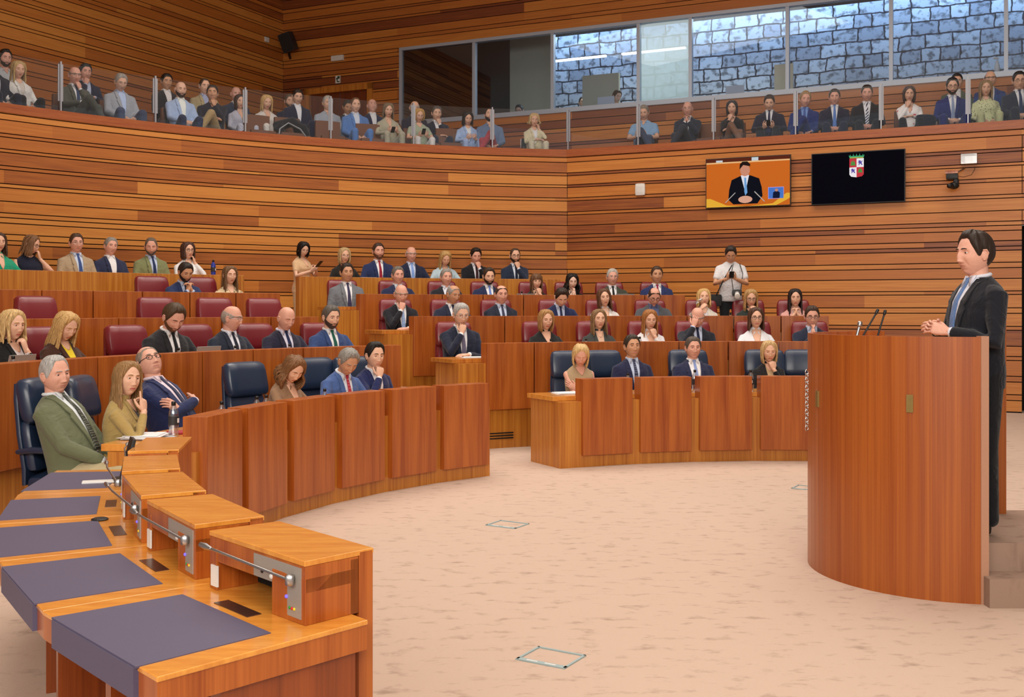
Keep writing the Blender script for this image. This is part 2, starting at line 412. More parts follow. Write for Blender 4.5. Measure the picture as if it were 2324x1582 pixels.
# glass parapet: panes between slotted metal posts
post_x_arc = [-80, 137, 352, 556, 750, 938, 1117]
post_x_wall = [1290, 1449, 1620, 1806, 2000, 2197, 2420]
def post(x, y, rz, label):
    t = thing('parapet_post', label, 'post', (x, y, 4.80), rz, 'glass parapet posts')
    G().box((0, 0, .39), (.012, .03, .39)).obj('post_blade', M_POST, t)
    for sx in (-1, 1): G().box((sx*.027, 0, .45), (.012, .012, .29)).obj('clamp', M_POST, t)
pp = []
names = ['just left of the frame edge', 'in front of the bald man in the grey suit', 'left of the man in the dark jacket', 'right of the man in khaki trousers', 'in front of the grey haired man', 'in front of the short haired blonde in white trousers', 'in front of the man in red trousers']
for x, nm in zip(post_x_arc, names):
    a = arc_at(x, 14.06); p = pol(14.06, a); post(*p, -rad(a), 'metal post of the gallery glass, '+nm); pp.append(p)
names = ['at the corner where curved and flat walls meet', 'in front of the man in the light blue shirt', 'right of the empty brown seat', 'between the two men in blue suits', 'right of the man with the striped tie', 'left of the woman in the patterned dress', 'at the far right end']
for x, nm in zip(post_x_wall, names):
    p = wall_at(x, .06); post(*p, atan2(WU[1], WU[0]), 'metal post of the gallery glass, '+nm); pp.append(tuple(p))
gn = ['far left, before the woman in the white blazer', 'before the grey suit and the light grey blazer men', 'before the bearded man and the man in khaki trousers', 'before the blonde and the coat', 'before the man in the light blue blazer', 'before the woman with blond short hair', 'before the bearded man in red trousers and seat', 'before the woman in cream', 'before the man in the light blue shirt', 'before the bald man with crossed legs', 'before the woman in the brown skirt', 'before the man in the bright blue suit', 'before the woman in the floral blouse', 'before the man in the patterned dress row end']
for i in range(len(pp)-1):
    a, b = np.array(pp[i]), np.array(pp[i+1]); d = nrm(b-a); n = np.array([-d[1], d[0]])
    if i < 6:
        a0 = math.degrees(atan2(a[0]-C[0], a[1]-C[1])); a1 = math.degrees(atan2(b[0]-C[0], b[1]-C[1]))
        g = G(); g.wedge(14.055, 14.063, a0+.15, a1-.15, 4.805, 5.56, 0, 4)
    else:
        a_ = a+d*.03; b_ = b-d*.03
        g = G().prism([tuple(a_-n*.004), tuple(b_-n*.004), tuple(b_+n*.004), tuple(a_+n*.004)], 4.805, 5.56)
    tag(g.obj('glass_panel', M_GLASS), 'clear gallery parapet pane '+gn[i], 'glass panel', 'gallery parapet panes')
# gallery door with frame
def wpt(s, off=0.): return UP+WU*s-WN*off
g = G()
for a, b, z0, z1 in ((d0, d0+.13, GF, 7.0), (d1-.13, d1, GF, 7.0), (d0, d1, 6.86, 7.0)):
    g.prism([tuple(wpt(a, .05)), tuple(wpt(b, .05)), tuple(wpt(b, -.12)), tuple(wpt(a, -.12))], z0, z1)
struct(g, 'door_2', M_FRAME)
g = G(); mdl = (d0+d1)/2
for a, b in ((d0+.13, mdl-.01), (mdl+.01, d1-.13)):
    g.prism([tuple(wpt(a, -.06)), tuple(wpt(b, -.06)), tuple(wpt(b, -.10)), tuple(wpt(a, -.10))], GF, 6.86)
struct(g, 'door_3', wood('dark_door_wood', '#5a2610', '#7c3a18', sc=(8, 8, .8)))
# strip of control-room windows
mx_ = [910, 1076, 1254, 1449, 1567, 1787, 2022, 2283, 2560]
ss = [su(x) for x in mx_]
g = G()
for s in ss: g.prism([tuple(wpt(s-.035, .03)), tuple(wpt(s+.035, .03)), tuple(wpt(s+.035, -.09)), tuple(wpt(s-.035, -.09))], 5.98, 7.74)
for z0, z1 in ((5.94, 6.04), (7.67, 7.74)): g.prism([tuple(wpt(ss[0], .04)), tuple(wpt(ss[-1], .04)), tuple(wpt(ss[-1], -.10)), tuple(wpt(ss[0], -.10))], z0, z1)
fr = struct(g, 'window_1', M_FRAMEAL)
for i in range(len(ss)-1):
    g = G().prism([tuple(wpt(ss[i]+.03, -.02)), tuple(wpt(ss[i+1]-.03, -.02)), tuple(wpt(ss[i+1]-.03, -.035)), tuple(wpt(ss[i]+.03, -.035))], 6.03, 7.68)
    g.obj('pane', M_PANED if i == 0 else M_PANE, fr)
# behind the windows: stone wall in daylight, light partitions
def stone_mat():
    m, nt, b = nodes('rough_stone'); tc = N(nt, 'ShaderNodeTexCoord'); uvn = N(nt, 'ShaderNodeUVMap', uv_map='UVMap')
    ns = N(nt, 'ShaderNodeTexNoise'); ns.inputs['Scale'].default_value = 1.1; ns.inputs['Detail'].default_value = 4
    ns2 = N(nt, 'ShaderNodeTexNoise'); ns2.inputs['Scale'].default_value = 7; ns2.inputs['Detail'].default_value = 6
    ad = N(nt, 'ShaderNodeVectorMath', operation='MULTIPLY_ADD'); ad.inputs[1].default_value = (.17, .15, 0)
    nt.links.new(uvn.outputs[0], ns.inputs['Vector']); nt.links.new(uvn.outputs[0], ns2.inputs['Vector']); nt.links.new(ns.outputs['Color'], ad.inputs[0]); nt.links.new(uvn.outputs[0], ad.inputs[2])
    ad2 = N(nt, 'ShaderNodeVectorMath', operation='MULTIPLY_ADD'); ad2.inputs[1].default_value = (.09, .06, 0)
    nt.links.new(ns2.outputs['Color'], ad2.inputs[0]); nt.links.new(ad.outputs[0], ad2.inputs[2])
    br = N(nt, 'ShaderNodeTexBrick'); br.inputs['Scale'].default_value = 1; br.inputs['Brick Width'].default_value = .58; br.inputs['Row Height'].default_value = .31; br.offset_frequency = 2; br.squash = .72; br.squash_frequency = 3
    br.inputs['Mortar Size'].default_value = .022; br.inputs['Mortar Smooth'].default_value = .4; br.inputs['Bias'].default_value = -.2
    br.inputs['Color1'].default_value = (.60, .60, .60, 1); br.inputs['Color2'].default_value = (.26, .27, .30, 1); br.inputs['Mortar'].default_value = (.025, .025, .03, 1)
    nt.links.new(ad2.outputs[0], br.inputs['Vector'])
    rp = N(nt, 'ShaderNodeValToRGB'); e = rp.color_ramp.elements; e[0].position = .36; e[0].color = (.12, .12, .11, 1); e[1].position = .5; e[1].color = (1, 1, 1, 1)
    nt.links.new(ns2.outputs['Fac'], rp.inputs[0])
    mx = N(nt, 'ShaderNodeMix', data_type='RGBA', blend_type='MULTIPLY'); mx.inputs[0].default_value = .8
    nt.links.new(br.outputs['Color'], mx.inputs[6]); nt.links.new(rp.outputs[0], mx.inputs[7]); nt.links.new(mx.outputs[2], b.inputs['Base Color'])
    b.inputs['Roughness'].default_value = .9; return m
def gps(s, off): return tuple(UP+WU*s+WN*off)
g = G(); a, b = gps(1.0, 4.6), gps(30., 4.6); a2, b2 = gps(1.0, 5.0), gps(30., 5.0)
g.prism([a, b, b2, a2], 4.0, 10.5); st = struct(g, 'wall_stone', stone_mat())
uv = st.data.uv_layers.new(name='UVMap')
for l in st.data.loops:
    c = st.data.vertices[l.vertex_index].co; uv.data[l.index].uv = (((c.x-UP[0])*WU[0]+(c.y-UP[1])*WU[1]), c.z)
def blind_mat():
    m = bpy.data.materials.new('blind_gauze'); m.use_nodes = True; nt = m.node_tree; nt.nodes.clear(); out = N(nt, 'ShaderNodeOutputMaterial'); mx = N(nt, 'ShaderNodeMixShader')
    tr = N(nt, 'ShaderNodeBsdfTransparent'); tl = N(nt, 'ShaderNodeBsdfTranslucent'); tl.inputs[0].default_value = (.8, .82, .74, 1); mx.inputs[0].default_value = .5
    nt.links.new(tr.outputs[0], mx.inputs[1]); nt.links.new(tl.outputs[0], mx.inputs[2]); nt.links.new(mx.outputs[0], out.inputs[0]); return m
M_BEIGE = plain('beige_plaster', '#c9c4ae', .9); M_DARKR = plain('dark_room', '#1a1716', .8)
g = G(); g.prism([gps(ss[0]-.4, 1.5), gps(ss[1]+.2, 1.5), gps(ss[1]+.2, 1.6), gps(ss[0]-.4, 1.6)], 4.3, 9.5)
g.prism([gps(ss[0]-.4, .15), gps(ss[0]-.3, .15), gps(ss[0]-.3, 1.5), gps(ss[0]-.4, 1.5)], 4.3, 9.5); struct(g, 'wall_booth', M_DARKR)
g = G(); g.prism([gps(ss[1]+.2, 1.5), gps(ss[1]+1.3, 1.5), gps(ss[1]+1.3, 1.6), gps(ss[1]+.2, 1.6)], 4.3, 8.4)
g.prism([gps(ss[2]+.35, .9), gps(ss[2]+1.2, .9), gps(ss[2]+1.2, 1.0), gps(ss[2]+.35, 1.0)], 4.3, 6.9); struct(g, 'wall_booth', M_BEIGE)
g = G(); g.prism([gps(ss[3]+.0, .2), gps(ss[4]+.0, .2), gps(ss[4]+.0, .215), gps(ss[3]+.0, .215)], 5.95, 7.8)
tag(g.obj('window_blind', blind_mat()), 'pale gauze roller blind in the narrow control room window', 'blind')
g = G(); g.prism([gps(0, .12), gps(30, .12), gps(30, 4.6), gps(0, 4.6)], 4.0, 4.35); struct(g, 'floor', M_CARPET)
for i, (s, off) in enumerate(((ss[1]+1.6, 2.2), (ss[2]+1.6, 2.2))):
    p = gps(s, off); g = G(); g.box((0, 0, 0), (.75, .04, .02))
    o = g.obj('tube_light', plain('tube_white', (1, 1, 1), .5, emit=6.)); o.location = (*p, 7.62); o.rotation_euler = (0, 0, atan2(WU[1], WU[0]))
    tag(o, ('slim lit fluorescent tube in the second control room window', 'slim lit fluorescent tube in the third control room window')[i], 'ceiling light', 'control room tube lights')
# ceiling
g = G(); g.prism([(-20, -6), (20, -6), (20, 34), (-20, 34)], 10.0, 10.2); struct(g, 'ceiling', plain('ceiling_white', '#e9e2d8', .9))
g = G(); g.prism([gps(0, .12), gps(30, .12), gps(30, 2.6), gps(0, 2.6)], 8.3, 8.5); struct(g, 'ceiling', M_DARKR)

# ------------------------------------------------------------------ benches
def bench(k, a0, a1, n, label, ext0=0., ext1=0., plain_face=False, group=None):
    R = ROW_R[k]; top = ROW_TOP[k]; F = ROW_F[k]; low = 0 if k == 0 else ROW_F[k-1]; pt = top
    t = thing('bench_desk', label, 'desk', (0, 0, 0), 0, group)
    da = (a1-a0)/n; e0 = math.degrees(ext0/R); e1 = math.degrees(ext1/R)
    dz = F+.76 if not plain_face else top-.04
    gp_ = math.degrees((.05 if k == 0 else .009)/R)
    for i in range(n):
        b0, b1 = a0+i*da+gp_*(1 if k else 1), a0+(i+1)*da-gp_
        zb = dz-.63 if k == 0 else dz-.63-.18
        if plain_face: b0, b1 = a0+i*da, a0+(i+1)*da
        g = G(); g.wedge(R-.03, R+.15, b0, b1, (low+.01) if plain_face else (.13 if k == 0 else max(low+.01, top-.81)), pt)
        g.obj('raised_panel', M_FRAME if plain_face else M_PANEL, t, bevel=.003)
    g = G(); g.wedge(R+.15, R+.72, a0-e0, a1+e1, dz-.05, dz, 0, n); g.obj('writing_top', M_TOP if k == 0 else M_FRAME, t, bevel=.003)
    g = G(); g.wedge(R+.03, R+.20, a0-e0*.92, a1+e1*.92, low, dz-.052, 0, n)
    for b in (a0-e0*.85, a1+e1*.85):
        s = math.degrees(.02/R); g.wedge(R+.2, R+.66, b-s, b+s, F, dz-.052)
    g.obj('plinth', M_FRAME, t)
    return t
bench(0, -84.0, -37.9, 6, 'curved front desk of the left block with blue leather chairs behind')
bench(0, -25.8, 21.3, 6, 'curved front desk of the right block, nearest the speaker', ext0=.22)
def nseat(a0, a1, R): return max(1, round(rad(a1-a0)*R/.665))
ends = [(-37.6, -28.0), (-38.4, -29.35), (-36.5, -29.75), (-35.6, -31.3)]
ws = ['second', 'third', 'fourth', 'fifth and highest']
for k in range(1, 5):
    l, r = ends[k-1]; R = ROW_R[k]; r1 = (9.5, 10.9, -.6, -9.5)[k-1]
    bench(k, -92, l, nseat(-92, l, R), 'wooden bench desk of the left block, %s row up from the floor' % ws[k-1], plain_face=(k == 4))
    bench(k, r, r1, nseat(r, r1, R), 'wooden bench desk of the right block, %s row up from the floor' % ws[k-1], ext0=(.38 if k < 4 else -.5), plain_face=(k == 4))
# floor grille in the plinth of the second row
g = G()
p = pol(ROW_R[1]-.0+.028, -26.5)
gv = thing('floor_vent', 'three slot black vent low in the plinth of the second row', 'vent', (*pol(6.945, -26.2), .12), rad(26.2))
for i in range(3): G().box((0, 0, i*.032), (.17, .006, .007)).obj('slot', M_GAP, gv)

# foreground desk ring with consoles
fg = thing('console_desk', 'curved wooden desk in the foreground with five raised consoles', 'desk', (0, 0, 0))
mods = [(-136.0, -129.2), (-127.8, -121.2), (-120.0, -113.3), (-112.0, -106.0), (-103.7, -96.8)]
g = G()
for a0, a1 in ((-136.95, -128.6), (-128.6, -120.5), (-120.5, -112.7), (-112.7, -104.8), (-104.8, -96.2)): g.wedge(4.93, 5.62, a0, a1, .745, .76, 0, 1)
g.obj('desk_top', M_TOP, fg, bevel=.003)
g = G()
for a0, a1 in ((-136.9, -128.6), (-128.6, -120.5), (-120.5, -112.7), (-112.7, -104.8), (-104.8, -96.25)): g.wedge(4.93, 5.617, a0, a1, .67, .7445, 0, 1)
g.obj('shaded_edge', M_PANEL, fg)  # same veneer as the top, its shade put in by the darker wood
M_SIDEW = wood('side_wood', '#6e2f10', '#96481a', sc=(10, 10, .6))
for a0, a1 in mods:
    g = G(); g.wedge(4.845, 4.90, a0, a1, 0, .949, 0, 1); g.obj('front_panel', M_PANEL, fg, bevel=.003)
for b in (-136.4, -128.6, -120.5, -112.7, -104.8, -96.6):
    s = math.degrees(.025/5.3); G().wedge(4.96, 5.42, b-s, b+s, 0, .67).obj('side_panel', M_SIDEW, fg)
M_PLATE = plain('console_metal', '#b5b0a8', .45, .45)
def radial(a, R, z): return np.array([*pol(R, a), z])
for i, (a0, a1) in enumerate(mods):
    # raised console box with an open slot facing the seat: built of a top, two ends, a front
    g = G(); am = a0+(a1-a0)*.30; Rb = 5.10
    if i == 0 or True:
        g.wedge(4.902, 4.935, a0, a1, .76, .93); g.wedge(4.902, Rb, a0, a1, .855, .935)
        g.wedge(4.902, Rb, a0, am, .76, .90); s = (a1-a0)*.09; g.wedge(4.902, Rb, a1-s, a1, .76, .90)
    g.obj('console_box', M_PANEL, fg, bevel=.002)
    G().wedge(4.843, Rb+.002, a0, a1, .9355, .952).obj('console_lid', M_TOP, fg, bevel=.002)
    cut = G(); cut.wedge(4.935, 4.95, am, a1-s, .765, .864); cut.obj('cable_slot', M_GAP, fg)
    # metal plate, L shaped, on the seat side
    def onface(a_, z, off=0.): return radial(a_, 1, z)
    P0 = radial(a0, Rb, 0)[:2]; P1 = radial(a1, Rb, 0)[:2]; d = P1-P0; Lw = np.linalg.norm(d); d = d/Lw; n = np.array([d[1], -d[0]])
    if n@(P0-C) < 0: n = -n
    def plate(u0, u1, z0, z1, th, base=0.): 
        q0 = P0+d*u0+n*base; q1 = P0+d*u1+n*base
        return [tuple(q0), tuple(q1), tuple(q1+n*th), tuple(q0+n*th)], z0, z1
    g = G(); g.prism(*plate(.02, .165, .775, .928, .004)); g.prism(*plate(.165, .30, .858, .928, .004))
    pl = g.obj('control_plate', M_PLATE, fg)
    for (u, z, r_, mt) in ((.055, .80, .005, plain('led_yellow', '#e8d020', .5)), (.068, .80, .005, plain('led_red', '#d02020', .5)), (.081, .80, .005, plain('led_green', '#20902a', .5)), (.10, .83, .006, plain('led_blue', '#6a5cff', .5, emit=1.5)), (.185, .875, .010, M_WHITEP), (.245, .880, .006, M_BLACK)):
        q = P0+d*u+n*.004; gg = ellip((q[0], q[1], z), (r_, r_, r_), 8, 6); gg.obj('button', mt, pl, smooth=True)
    g = G(); g.prism(*plate(Lw*.895, Lw*.895+.045, .772, .842, .006)); g.obj('power_socket', M_WHITEP, fg)
    # gooseneck microphone
    b = P0+d*.055+n*.02; bz = .89
    e1 = P0+d*.34+n*.075; e2 = P0+d*.44+n*.08; e3 = P0+d*.50+n*.085
    mic = tube([(b[0], b[1], bz), (e1[0], e1[1], bz+.035), (e2[0], e2[1], bz+.04)], .0045, 8).obj('microphone_arm', M_METAL, fg, smooth=True)
    G().join(rbox((b[0], b[1], bz), (.014, .014, .018), .01, 4)).obj('microphone_joint', M_METAL, mic, smooth=True)
    tube([(*e2, bz+.04), (*((e2+e3)/2), bz+.042), (*e3, bz+.044)], [.006, .011, .008], 10).obj('microphone_head', M_METAL, mic, smooth=True)
    # leather pad let into the top, brushed steel cable flap
    w_ = (a1-a0); pa0, pa1 = (a0+.15, a1-.4)
    g = G(); g.wedge(5.21, 5.622, pa0, pa1, .757, .7625); g.wedge(5.6, 5.625, pa0+.1, pa1-.1, .672, .7575); g.obj('desk_pad', M_DARKM, fg)
    g = G(); g.wedge(5.125, 5.175, a0+w_*.33, a0+w_*.68, .758, .7625); g.obj('cable_flap', plain('brown_steel', '#6f5a50', .25, .8), fg)
# podium
PC = np.array([2.83, 6.99]); PR = .86
t = thing('podium', 'tall half round wooden lectern where the speaker stands', 'lectern', (0, 0, 0))
def parc(r, n=36):
    return [(PC[0]+r*cos(u), PC[1]+r*sin(u)) for u in np.linspace(rad(-97), rad(-263), n)]
o_, i_ = parc(PR), parc(PR-.035)
g = G()
for k in range(len(o_)-1): g.prism([o_[k], o_[k+1], i_[k+1], i_[k]], 0, 1.54)
gm = g.obj('curved_shell', M_POD, t)
g = G(); g.prism(parc(PR-.035, 36), 1.36, 1.40); g.obj('reading_shelf', M_TOP, t)
g = G(); g.prism([(PC[0]-.13, 6.136), (PC[0]-.085, 6.136), (PC[0]-.085, 6.20), (PC[0]-.13, 6.20)], 0, 1.545); g.obj('edge_strip', plain('pale_edge', '#b98a70', .4), t)
for u, z in ((-100, 1.0), (-108.5, 1.0)): pass
M_BRASS = plain('brass_grid', '#a8925a', .4, .7)
for px_ in (2065, 1856):
    s = (px_-CX)/F_PX
    a = s*s+1; b = -2*(s*PC[0]+PC[1]); c = PC@PC-PR*PR; Y = (-b-sqrt(max(0, b*b-4*a*c)))/(2*a); X = s*Y
    an = atan2(Y-PC[1], X-PC[0]); z = EYE-(916-YH)*Y/F_PX+(.03 if px_ < 2000 else 0)
    pt_ = G(); pt_.box((0, 0, 0), (.004, .019, .052))
    for iy in range(4):
        for iz in range(9): pt_.box((.005, -.0135+iy*.009, -.044+iz*.011), (.0015, .0036, .0042))
    o = pt_.obj('brass_plate', M_BRASS, t); o.location = (PC[0]+(PR+.003)*cos(an), PC[1]+(PR+.003)*sin(an), z); o.rotation_euler = (0, 0, an)
# microphones of the lectern
def mic(px0, px1, Y, z0, z1, nm, r=.006, dark=True):
    x0 = (px0-CX)/F_PX*Y; x1 = (px1-CX)/F_PX*Y
    t = thing('microphone', nm, 'microphone', (x0, Y, z0))
    mt = M_BLACK if dark else M_METAL
    tube([(0, 0, 0), ((x1-x0)*.3, 0, (z1-z0)*.45), ((x1-x0)*.92, 0, (z1-z0)*.93)], r, 8).obj('stem', mt, t, smooth=True)
    tube([((x1-x0)*.92, 0, (z1-z0)*.93), (x1-x0, 0, z1-z0)], r*1.7, 8).obj('head', mt, t, smooth=True)
    lathe([(.03, 0), (.03, .012), (.008, .02)], 12).obj('base', mt, t, smooth=True)
mic(1945, 1992, 6.8, 1.40, 1.695, 'long thin dark gooseneck microphone on the lectern, leaning right')
mic(1985, 2009, 6.9, 1.40, 1.69, 'short dark gooseneck microphone on the lectern, right of the long one')
mic(1936, 1952, 6.6, 1.40, 1.615, 'pale thick microphone with round joint on the lectern', .009, False)
g = rbox(((2055-CX)/F_PX*6.75, 6.75, 1.46), (.10, .06, .055), .01, 3)
tag(g.obj('paper_stand', M_PAPER), 'white paper stand on the lectern shelf', 'paper stand')
# steel chain hanging beside the lectern
ch = thing('metal_chain', 'shiny chain of steel links hanging at the lectern edge', 'chain', (1.93, 6.98, 1.3))
def torus(R, r, nu=12, nv=6, sz=1.):
    V = []; Fc = []
    for i in range(nu):
        for j in range(nv):
            u = 2*pi*i/nu; v = 2*pi*j/nv; V.append(((R+r*cos(v))*cos(u), r*sin(v), (R+r*cos(v))*sin(u)*sz))
            Fc.append((i*nv+j, ((i+1) % nu)*nv+j, ((i+1) % nu)*nv+(j+1) % nv, i*nv+(j+1) % nv))
    return G().add(V, Fc)
for i in range(15):
    torus(.012, .0032, sz=1.4).xf(TR(0, 0, -.013-.026*i)@RZ(pi/2*(i % 2)+.4)).obj('link', plain('chrome', '#d5d7da', .12, 1.), ch, smooth=True)
# platform and steps
g = G(); g.prism([(2.0+.7, 6.25), (6.5, 6.25), (6.5, 7.27), (2.7, 7.27)], 0, .33); struct(g, 'floor', M_STEPC)
g = G(); g.prism([(2.715, 6.06), (6.5, 6.06), (6.5, 6.26), (2.715, 6.26)], 0, .165); struct(g, 'floor', M_STEPC)
g = G(); g.prism([(3.20, 7.14), (3.31, 7.14), (3.31, 7.22), (3.20, 7.22)], 0, 1.62)
tag(g.obj('side_screen', M_POD), 'narrow wooden side panel standing behind the speaker', 'panel')
# floor sockets
def fbox(x, y, label):
    Y = EYE*F_PX/(y-YH); X = (x-CX)/F_PX*Y; t = thing('floor_socket', label, 'floor socket', (X, Y, 0), rad(-31), 'floor socket covers')
    m = plain('pale_blue_steel', '#9fb4b6', .5)
    g = G(); g.box((0, .105, .003), (.135, .006, .003)); g.box((0, -.10, .003), (.135, .016, .003)); g.box((-.129, 0, .003), (.006, .11, .003)); g.box((.129, 0, .003), (.006, .11, .003)); g.obj('frame', m, t)
    for sx in (-.05, .05): G().box((sx, -.10, .0065), (.03, .005, .001)).obj('slot', M_WHITEP, t)
fbox(1251, 1493, 'pale blue framed floor socket nearest the camera')
fbox(1152, 1191, 'faint pale blue floor socket nearer the curved desk')
fbox(1835, 1108, 'pale floor socket beside the lectern base')
# ------------------------------------------------------------------ people
SK = {'light': '#e8b89c', 'pink': '#e4ab95', 'tan': '#cf9b79', 'pale': '#ecc5b0'}
def skin(k): return plain('skin_'+k, SK[k], .55, spec=.35, bump=.1, scale=90)
M_EYEW = plain('eye_white', '#e6e0da', .25); M_IRIS = plain('iris_dark', '#2a1d14', .2)
M_LIPF = plain('lips_rose', '#c26c66', .5); M_LIPM = plain('lips_plain', '#cc8f7e', .6)
def hairm(c):
    nm = 'hair_'+c.strip('#')
    if nm in MC: return MC[nm]
    m, nt, b = nodes(nm); tc = N(nt, 'ShaderNodeTexCoord'); mp = N(nt, 'ShaderNodeMapping'); mp.inputs['Scale'].default_value = (150, 150, 14)
    no = N(nt, 'ShaderNodeTexNoise'); no.inputs['Scale'].default_value = 1; no.inputs['Detail'].default_value = 3
    nt.links.new(tc.outputs['Object'], mp.inputs[0]); nt.links.new(mp.outputs[0], no.inputs['Vector'])
    rp = N(nt, 'ShaderNodeValToRGB'); e = rp.color_ramp.elements; a = hexc(c)
    e[0].position = .3; e[0].color = (*[q*.55 for q in a], 1); e[1].position = .7; e[1].color = (*[min(1, q*1.35) for q in a], 1)
    nt.links.new(no.outputs['Fac'], rp.inputs[0]); nt.links.new(rp.outputs[0], b.inputs['Base Color'])
    bp = N(nt, 'ShaderNodeBump'); bp.inputs['Strength'].default_value = .6; bp.inputs['Distance'].default_value = .004
    nt.links.new(no.outputs['Fac'], bp.inputs['Height']); nt.links.new(bp.outputs[0], b.inputs['Normal'])
    b.inputs['Roughness'].default_value = .5; b.inputs['Specular IOR Level'].default_value = .3
    MC[nm] = m; return m

def head_pt(ph, th, p):
    """point of the head surface; ph=0 faces +y, th=0 is the crown"""
    dx, dy, dz = np.sin(th)*np.sin(ph), np.sin(th)*np.cos(ph), np.cos(th)
    dx, dy, dz = np.broadcast_arrays(dx, dy, dz)
    x = .0765*np.sign(dx)*np.abs(dx)**np.where(dz > 0, .92-.20*np.clip(dz, 0, 1), .92); z = .118*dz
    ey = np.where(dz > 0, .12*np.clip(dz, 0, 1), 0); y = np.where(dy > 0, .090*np.abs(dy)**(.88-ey), -.098*np.abs(dy)**(.95-ey))
    k = np.clip(-dz, 0, 1)
    x = x*(1-p['jaw']*k**1.6); y = np.where(dy > 0, y*(1-.10*k**2), y*(1-.50*k**1.3))
    f = np.clip(dy*1.6-.25, 0, 1)                                   # front mask
    ga = lambda u, s: np.exp(-(u/s)**2)
    nz = np.clip((.014-z)/.052, 0, 1)*(z > -.046)*(z < .03)
    y = y+f*(.009*ga(x, .012)*ga(z-.004, .020)+p['nose']*1.12*ga(x, .0095+.0055*nz)*nz*np.clip((z+.050)/.012, 0, 1))
    y = y+f*.0045*ga(np.abs(x)-.0125, .007)*ga(z+.038, .007)            # nostril wings
    y = y-f*.0115*ga(np.abs(x)-.031, .017)*ga(z-.010, .013)           # eye sockets
    y = y+f*.0048*ga(np.abs(x)-.028, .022)*ga(z-.031, .009)           # brow
    y = y+f*.0045*ga(np.abs(x)-.044, .018)*ga(z+.020, .018)           # cheek
    y = y+f*(.0030*ga(x, .030)*ga(z+.064, .016)+0.0020*ga(x, .020)*(ga(z+.0595, .0035)+ga(z+.0700, .0040))-.0022*ga(x, .026)*ga(z+.0645, .0022))
    y = y-f*.004*ga(x, .025)*ga(z+.083, .006)+f*.013*ga(x, .022)*ga(z+.101, .015)
    y = y-f*.0035*ga(np.abs(x)-.030-.25*np.clip(-.03-z, 0, .05), .005)*ga(z+.050, .018)*p['fold']
    x = x*(1+.06*p['fat']*ga(z+.05, .05))
    return np.stack([x, y, z], -1)
def grid_mesh(P, closed=True):
    nr, nc = P.shape[:2]; F_ = []
    for i in range(nr-1):
        for j in range(nc if closed else nc-1):
            k = (j+1) % nc; F_.append((i*nc+j, (i+1)*nc+j, (i+1)*nc+k, i*nc+k))
    return P.reshape(-1, 3), F_
def head_geo(p, q):
    nc, nr = (40, 34) if q == 0 else ((64, 56) if q == 1 else (96, 90))
    u = (np.arange(nc)/nc)*2-1; ph = pi*np.sign(u)*np.abs(u)**1.35
    th = np.concatenate([np.linspace(.02, .9, nr//5), np.linspace(.9, 2.65, nr-nr//5-3)[1:], np.linspace(2.65, 3.10, 4)[1:]])
    P = head_pt(ph[None, :], th[:, None], p); V, F_ = grid_mesh(P); V = V.copy()
    g = G(); F_ = [f[::-1] for f in F_]
    mats = []
    for f in F_:
        c = V[list(f)].mean(0)
        lip = c[1] > .06 and abs(c[0]) < .0235*(1-((c[2]+.0645)/.0085)**2*.6) and -.0715 < c[2] < -.0575
        mats.append(1 if lip else 0)
    g.v.append(V); g.f += F_; g.m += mats; g.t += [0]*len(F_); g.n += len(V)
    g.add([V[j] for j in range(nc)], [tuple(range(nc))], 0)
    # ears
    for s in (-1, 1):
        e = ellip((0, 0, 0), (.0085, .021, .032), 12, 8); e.xf(RX(-.15)@RZ(s*.35)); e.xf(TR(s*.079, -.006, -.004)); g.join(e)
        e = tube([(s*.085, .004, .022), (s*.089, -.012, .024), (s*.089, -.024, .008), (s*.085, -.018, -.016), (s*.079, -.004, -.031)], .0048, 6); g.join(e)
    # eyes with lids
    for s in (-1, 1):
        c = np.array([s*.0315, 0, .010]); sy = head_pt(np.array(atan2(s*.0315, .08)), np.array(1.486), p)[1]
        cy = sy-.0058
        g.join(ellip((c[0], cy, c[2]), (.0120, .0120, .0112), 12, 8), m=2)
        if p['eyes'] > 0:
            g.join(ellip((c[0]+p['look']*.003, cy+.0072, c[2]-.001), (.0074, .0056, .0074), 10, 6), m=3)
        lid = .0015+.010*(1-p['eyes'])
        V = []; n1, n2 = 12, 5
        for i in range(n2+1):
            for j in range(n1+1):
                a = pi*j/n1; el = pi/2-(pi/2-(.22 if p['eyes'] else -.45))*i/n2
                V.append((c[0]+.0145*cos(a)*cos(el), cy+.0138*sin(a)*cos(el)+.0004, c[2]+.0134*sin(el)))
        g.join(G().add(V, [(i*(n1+1)+j, i*(n1+1)+j+1, (i+1)*(n1+1)+j+1, (i+1)*(n1+1)+j) for i in range(n2) for j in range(n1)], 0))
        V = []
        for i in range(3):
            for j in range(n1+1):
                a = pi*j/n1; el = -pi/2+(pi/2-.38)*i/2
                V.append((c[0]+.0142*cos(a)*cos(el), cy+.0135*sin(a)*cos(el), c[2]+.013*sin(el)))
        g.join(G().add(V, [(i*(n1+1)+j, i*(n1+1)+j+1, (i+1)*(n1+1)+j+1, (i+1)*(n1+1)+j) for i in range(2) for j in range(n1)], 0))
        # brow
        br = []
        for t_ in np.linspace(0, 1, 6):
            bx = s*(.014+.034*t_); bz = .0305+.004*sin(pi*t_*.8)-.003*t_
            q_ = head_pt(np.array(atan2(bx, .085)), np.array(math.acos(bz/.118)), p); br.append((bx, q_[1]+.0005, bz))
        g.join(tube(br, [.0028, .0036, .0036, .0032, .0026, .0015], 6), m=4)
    return g
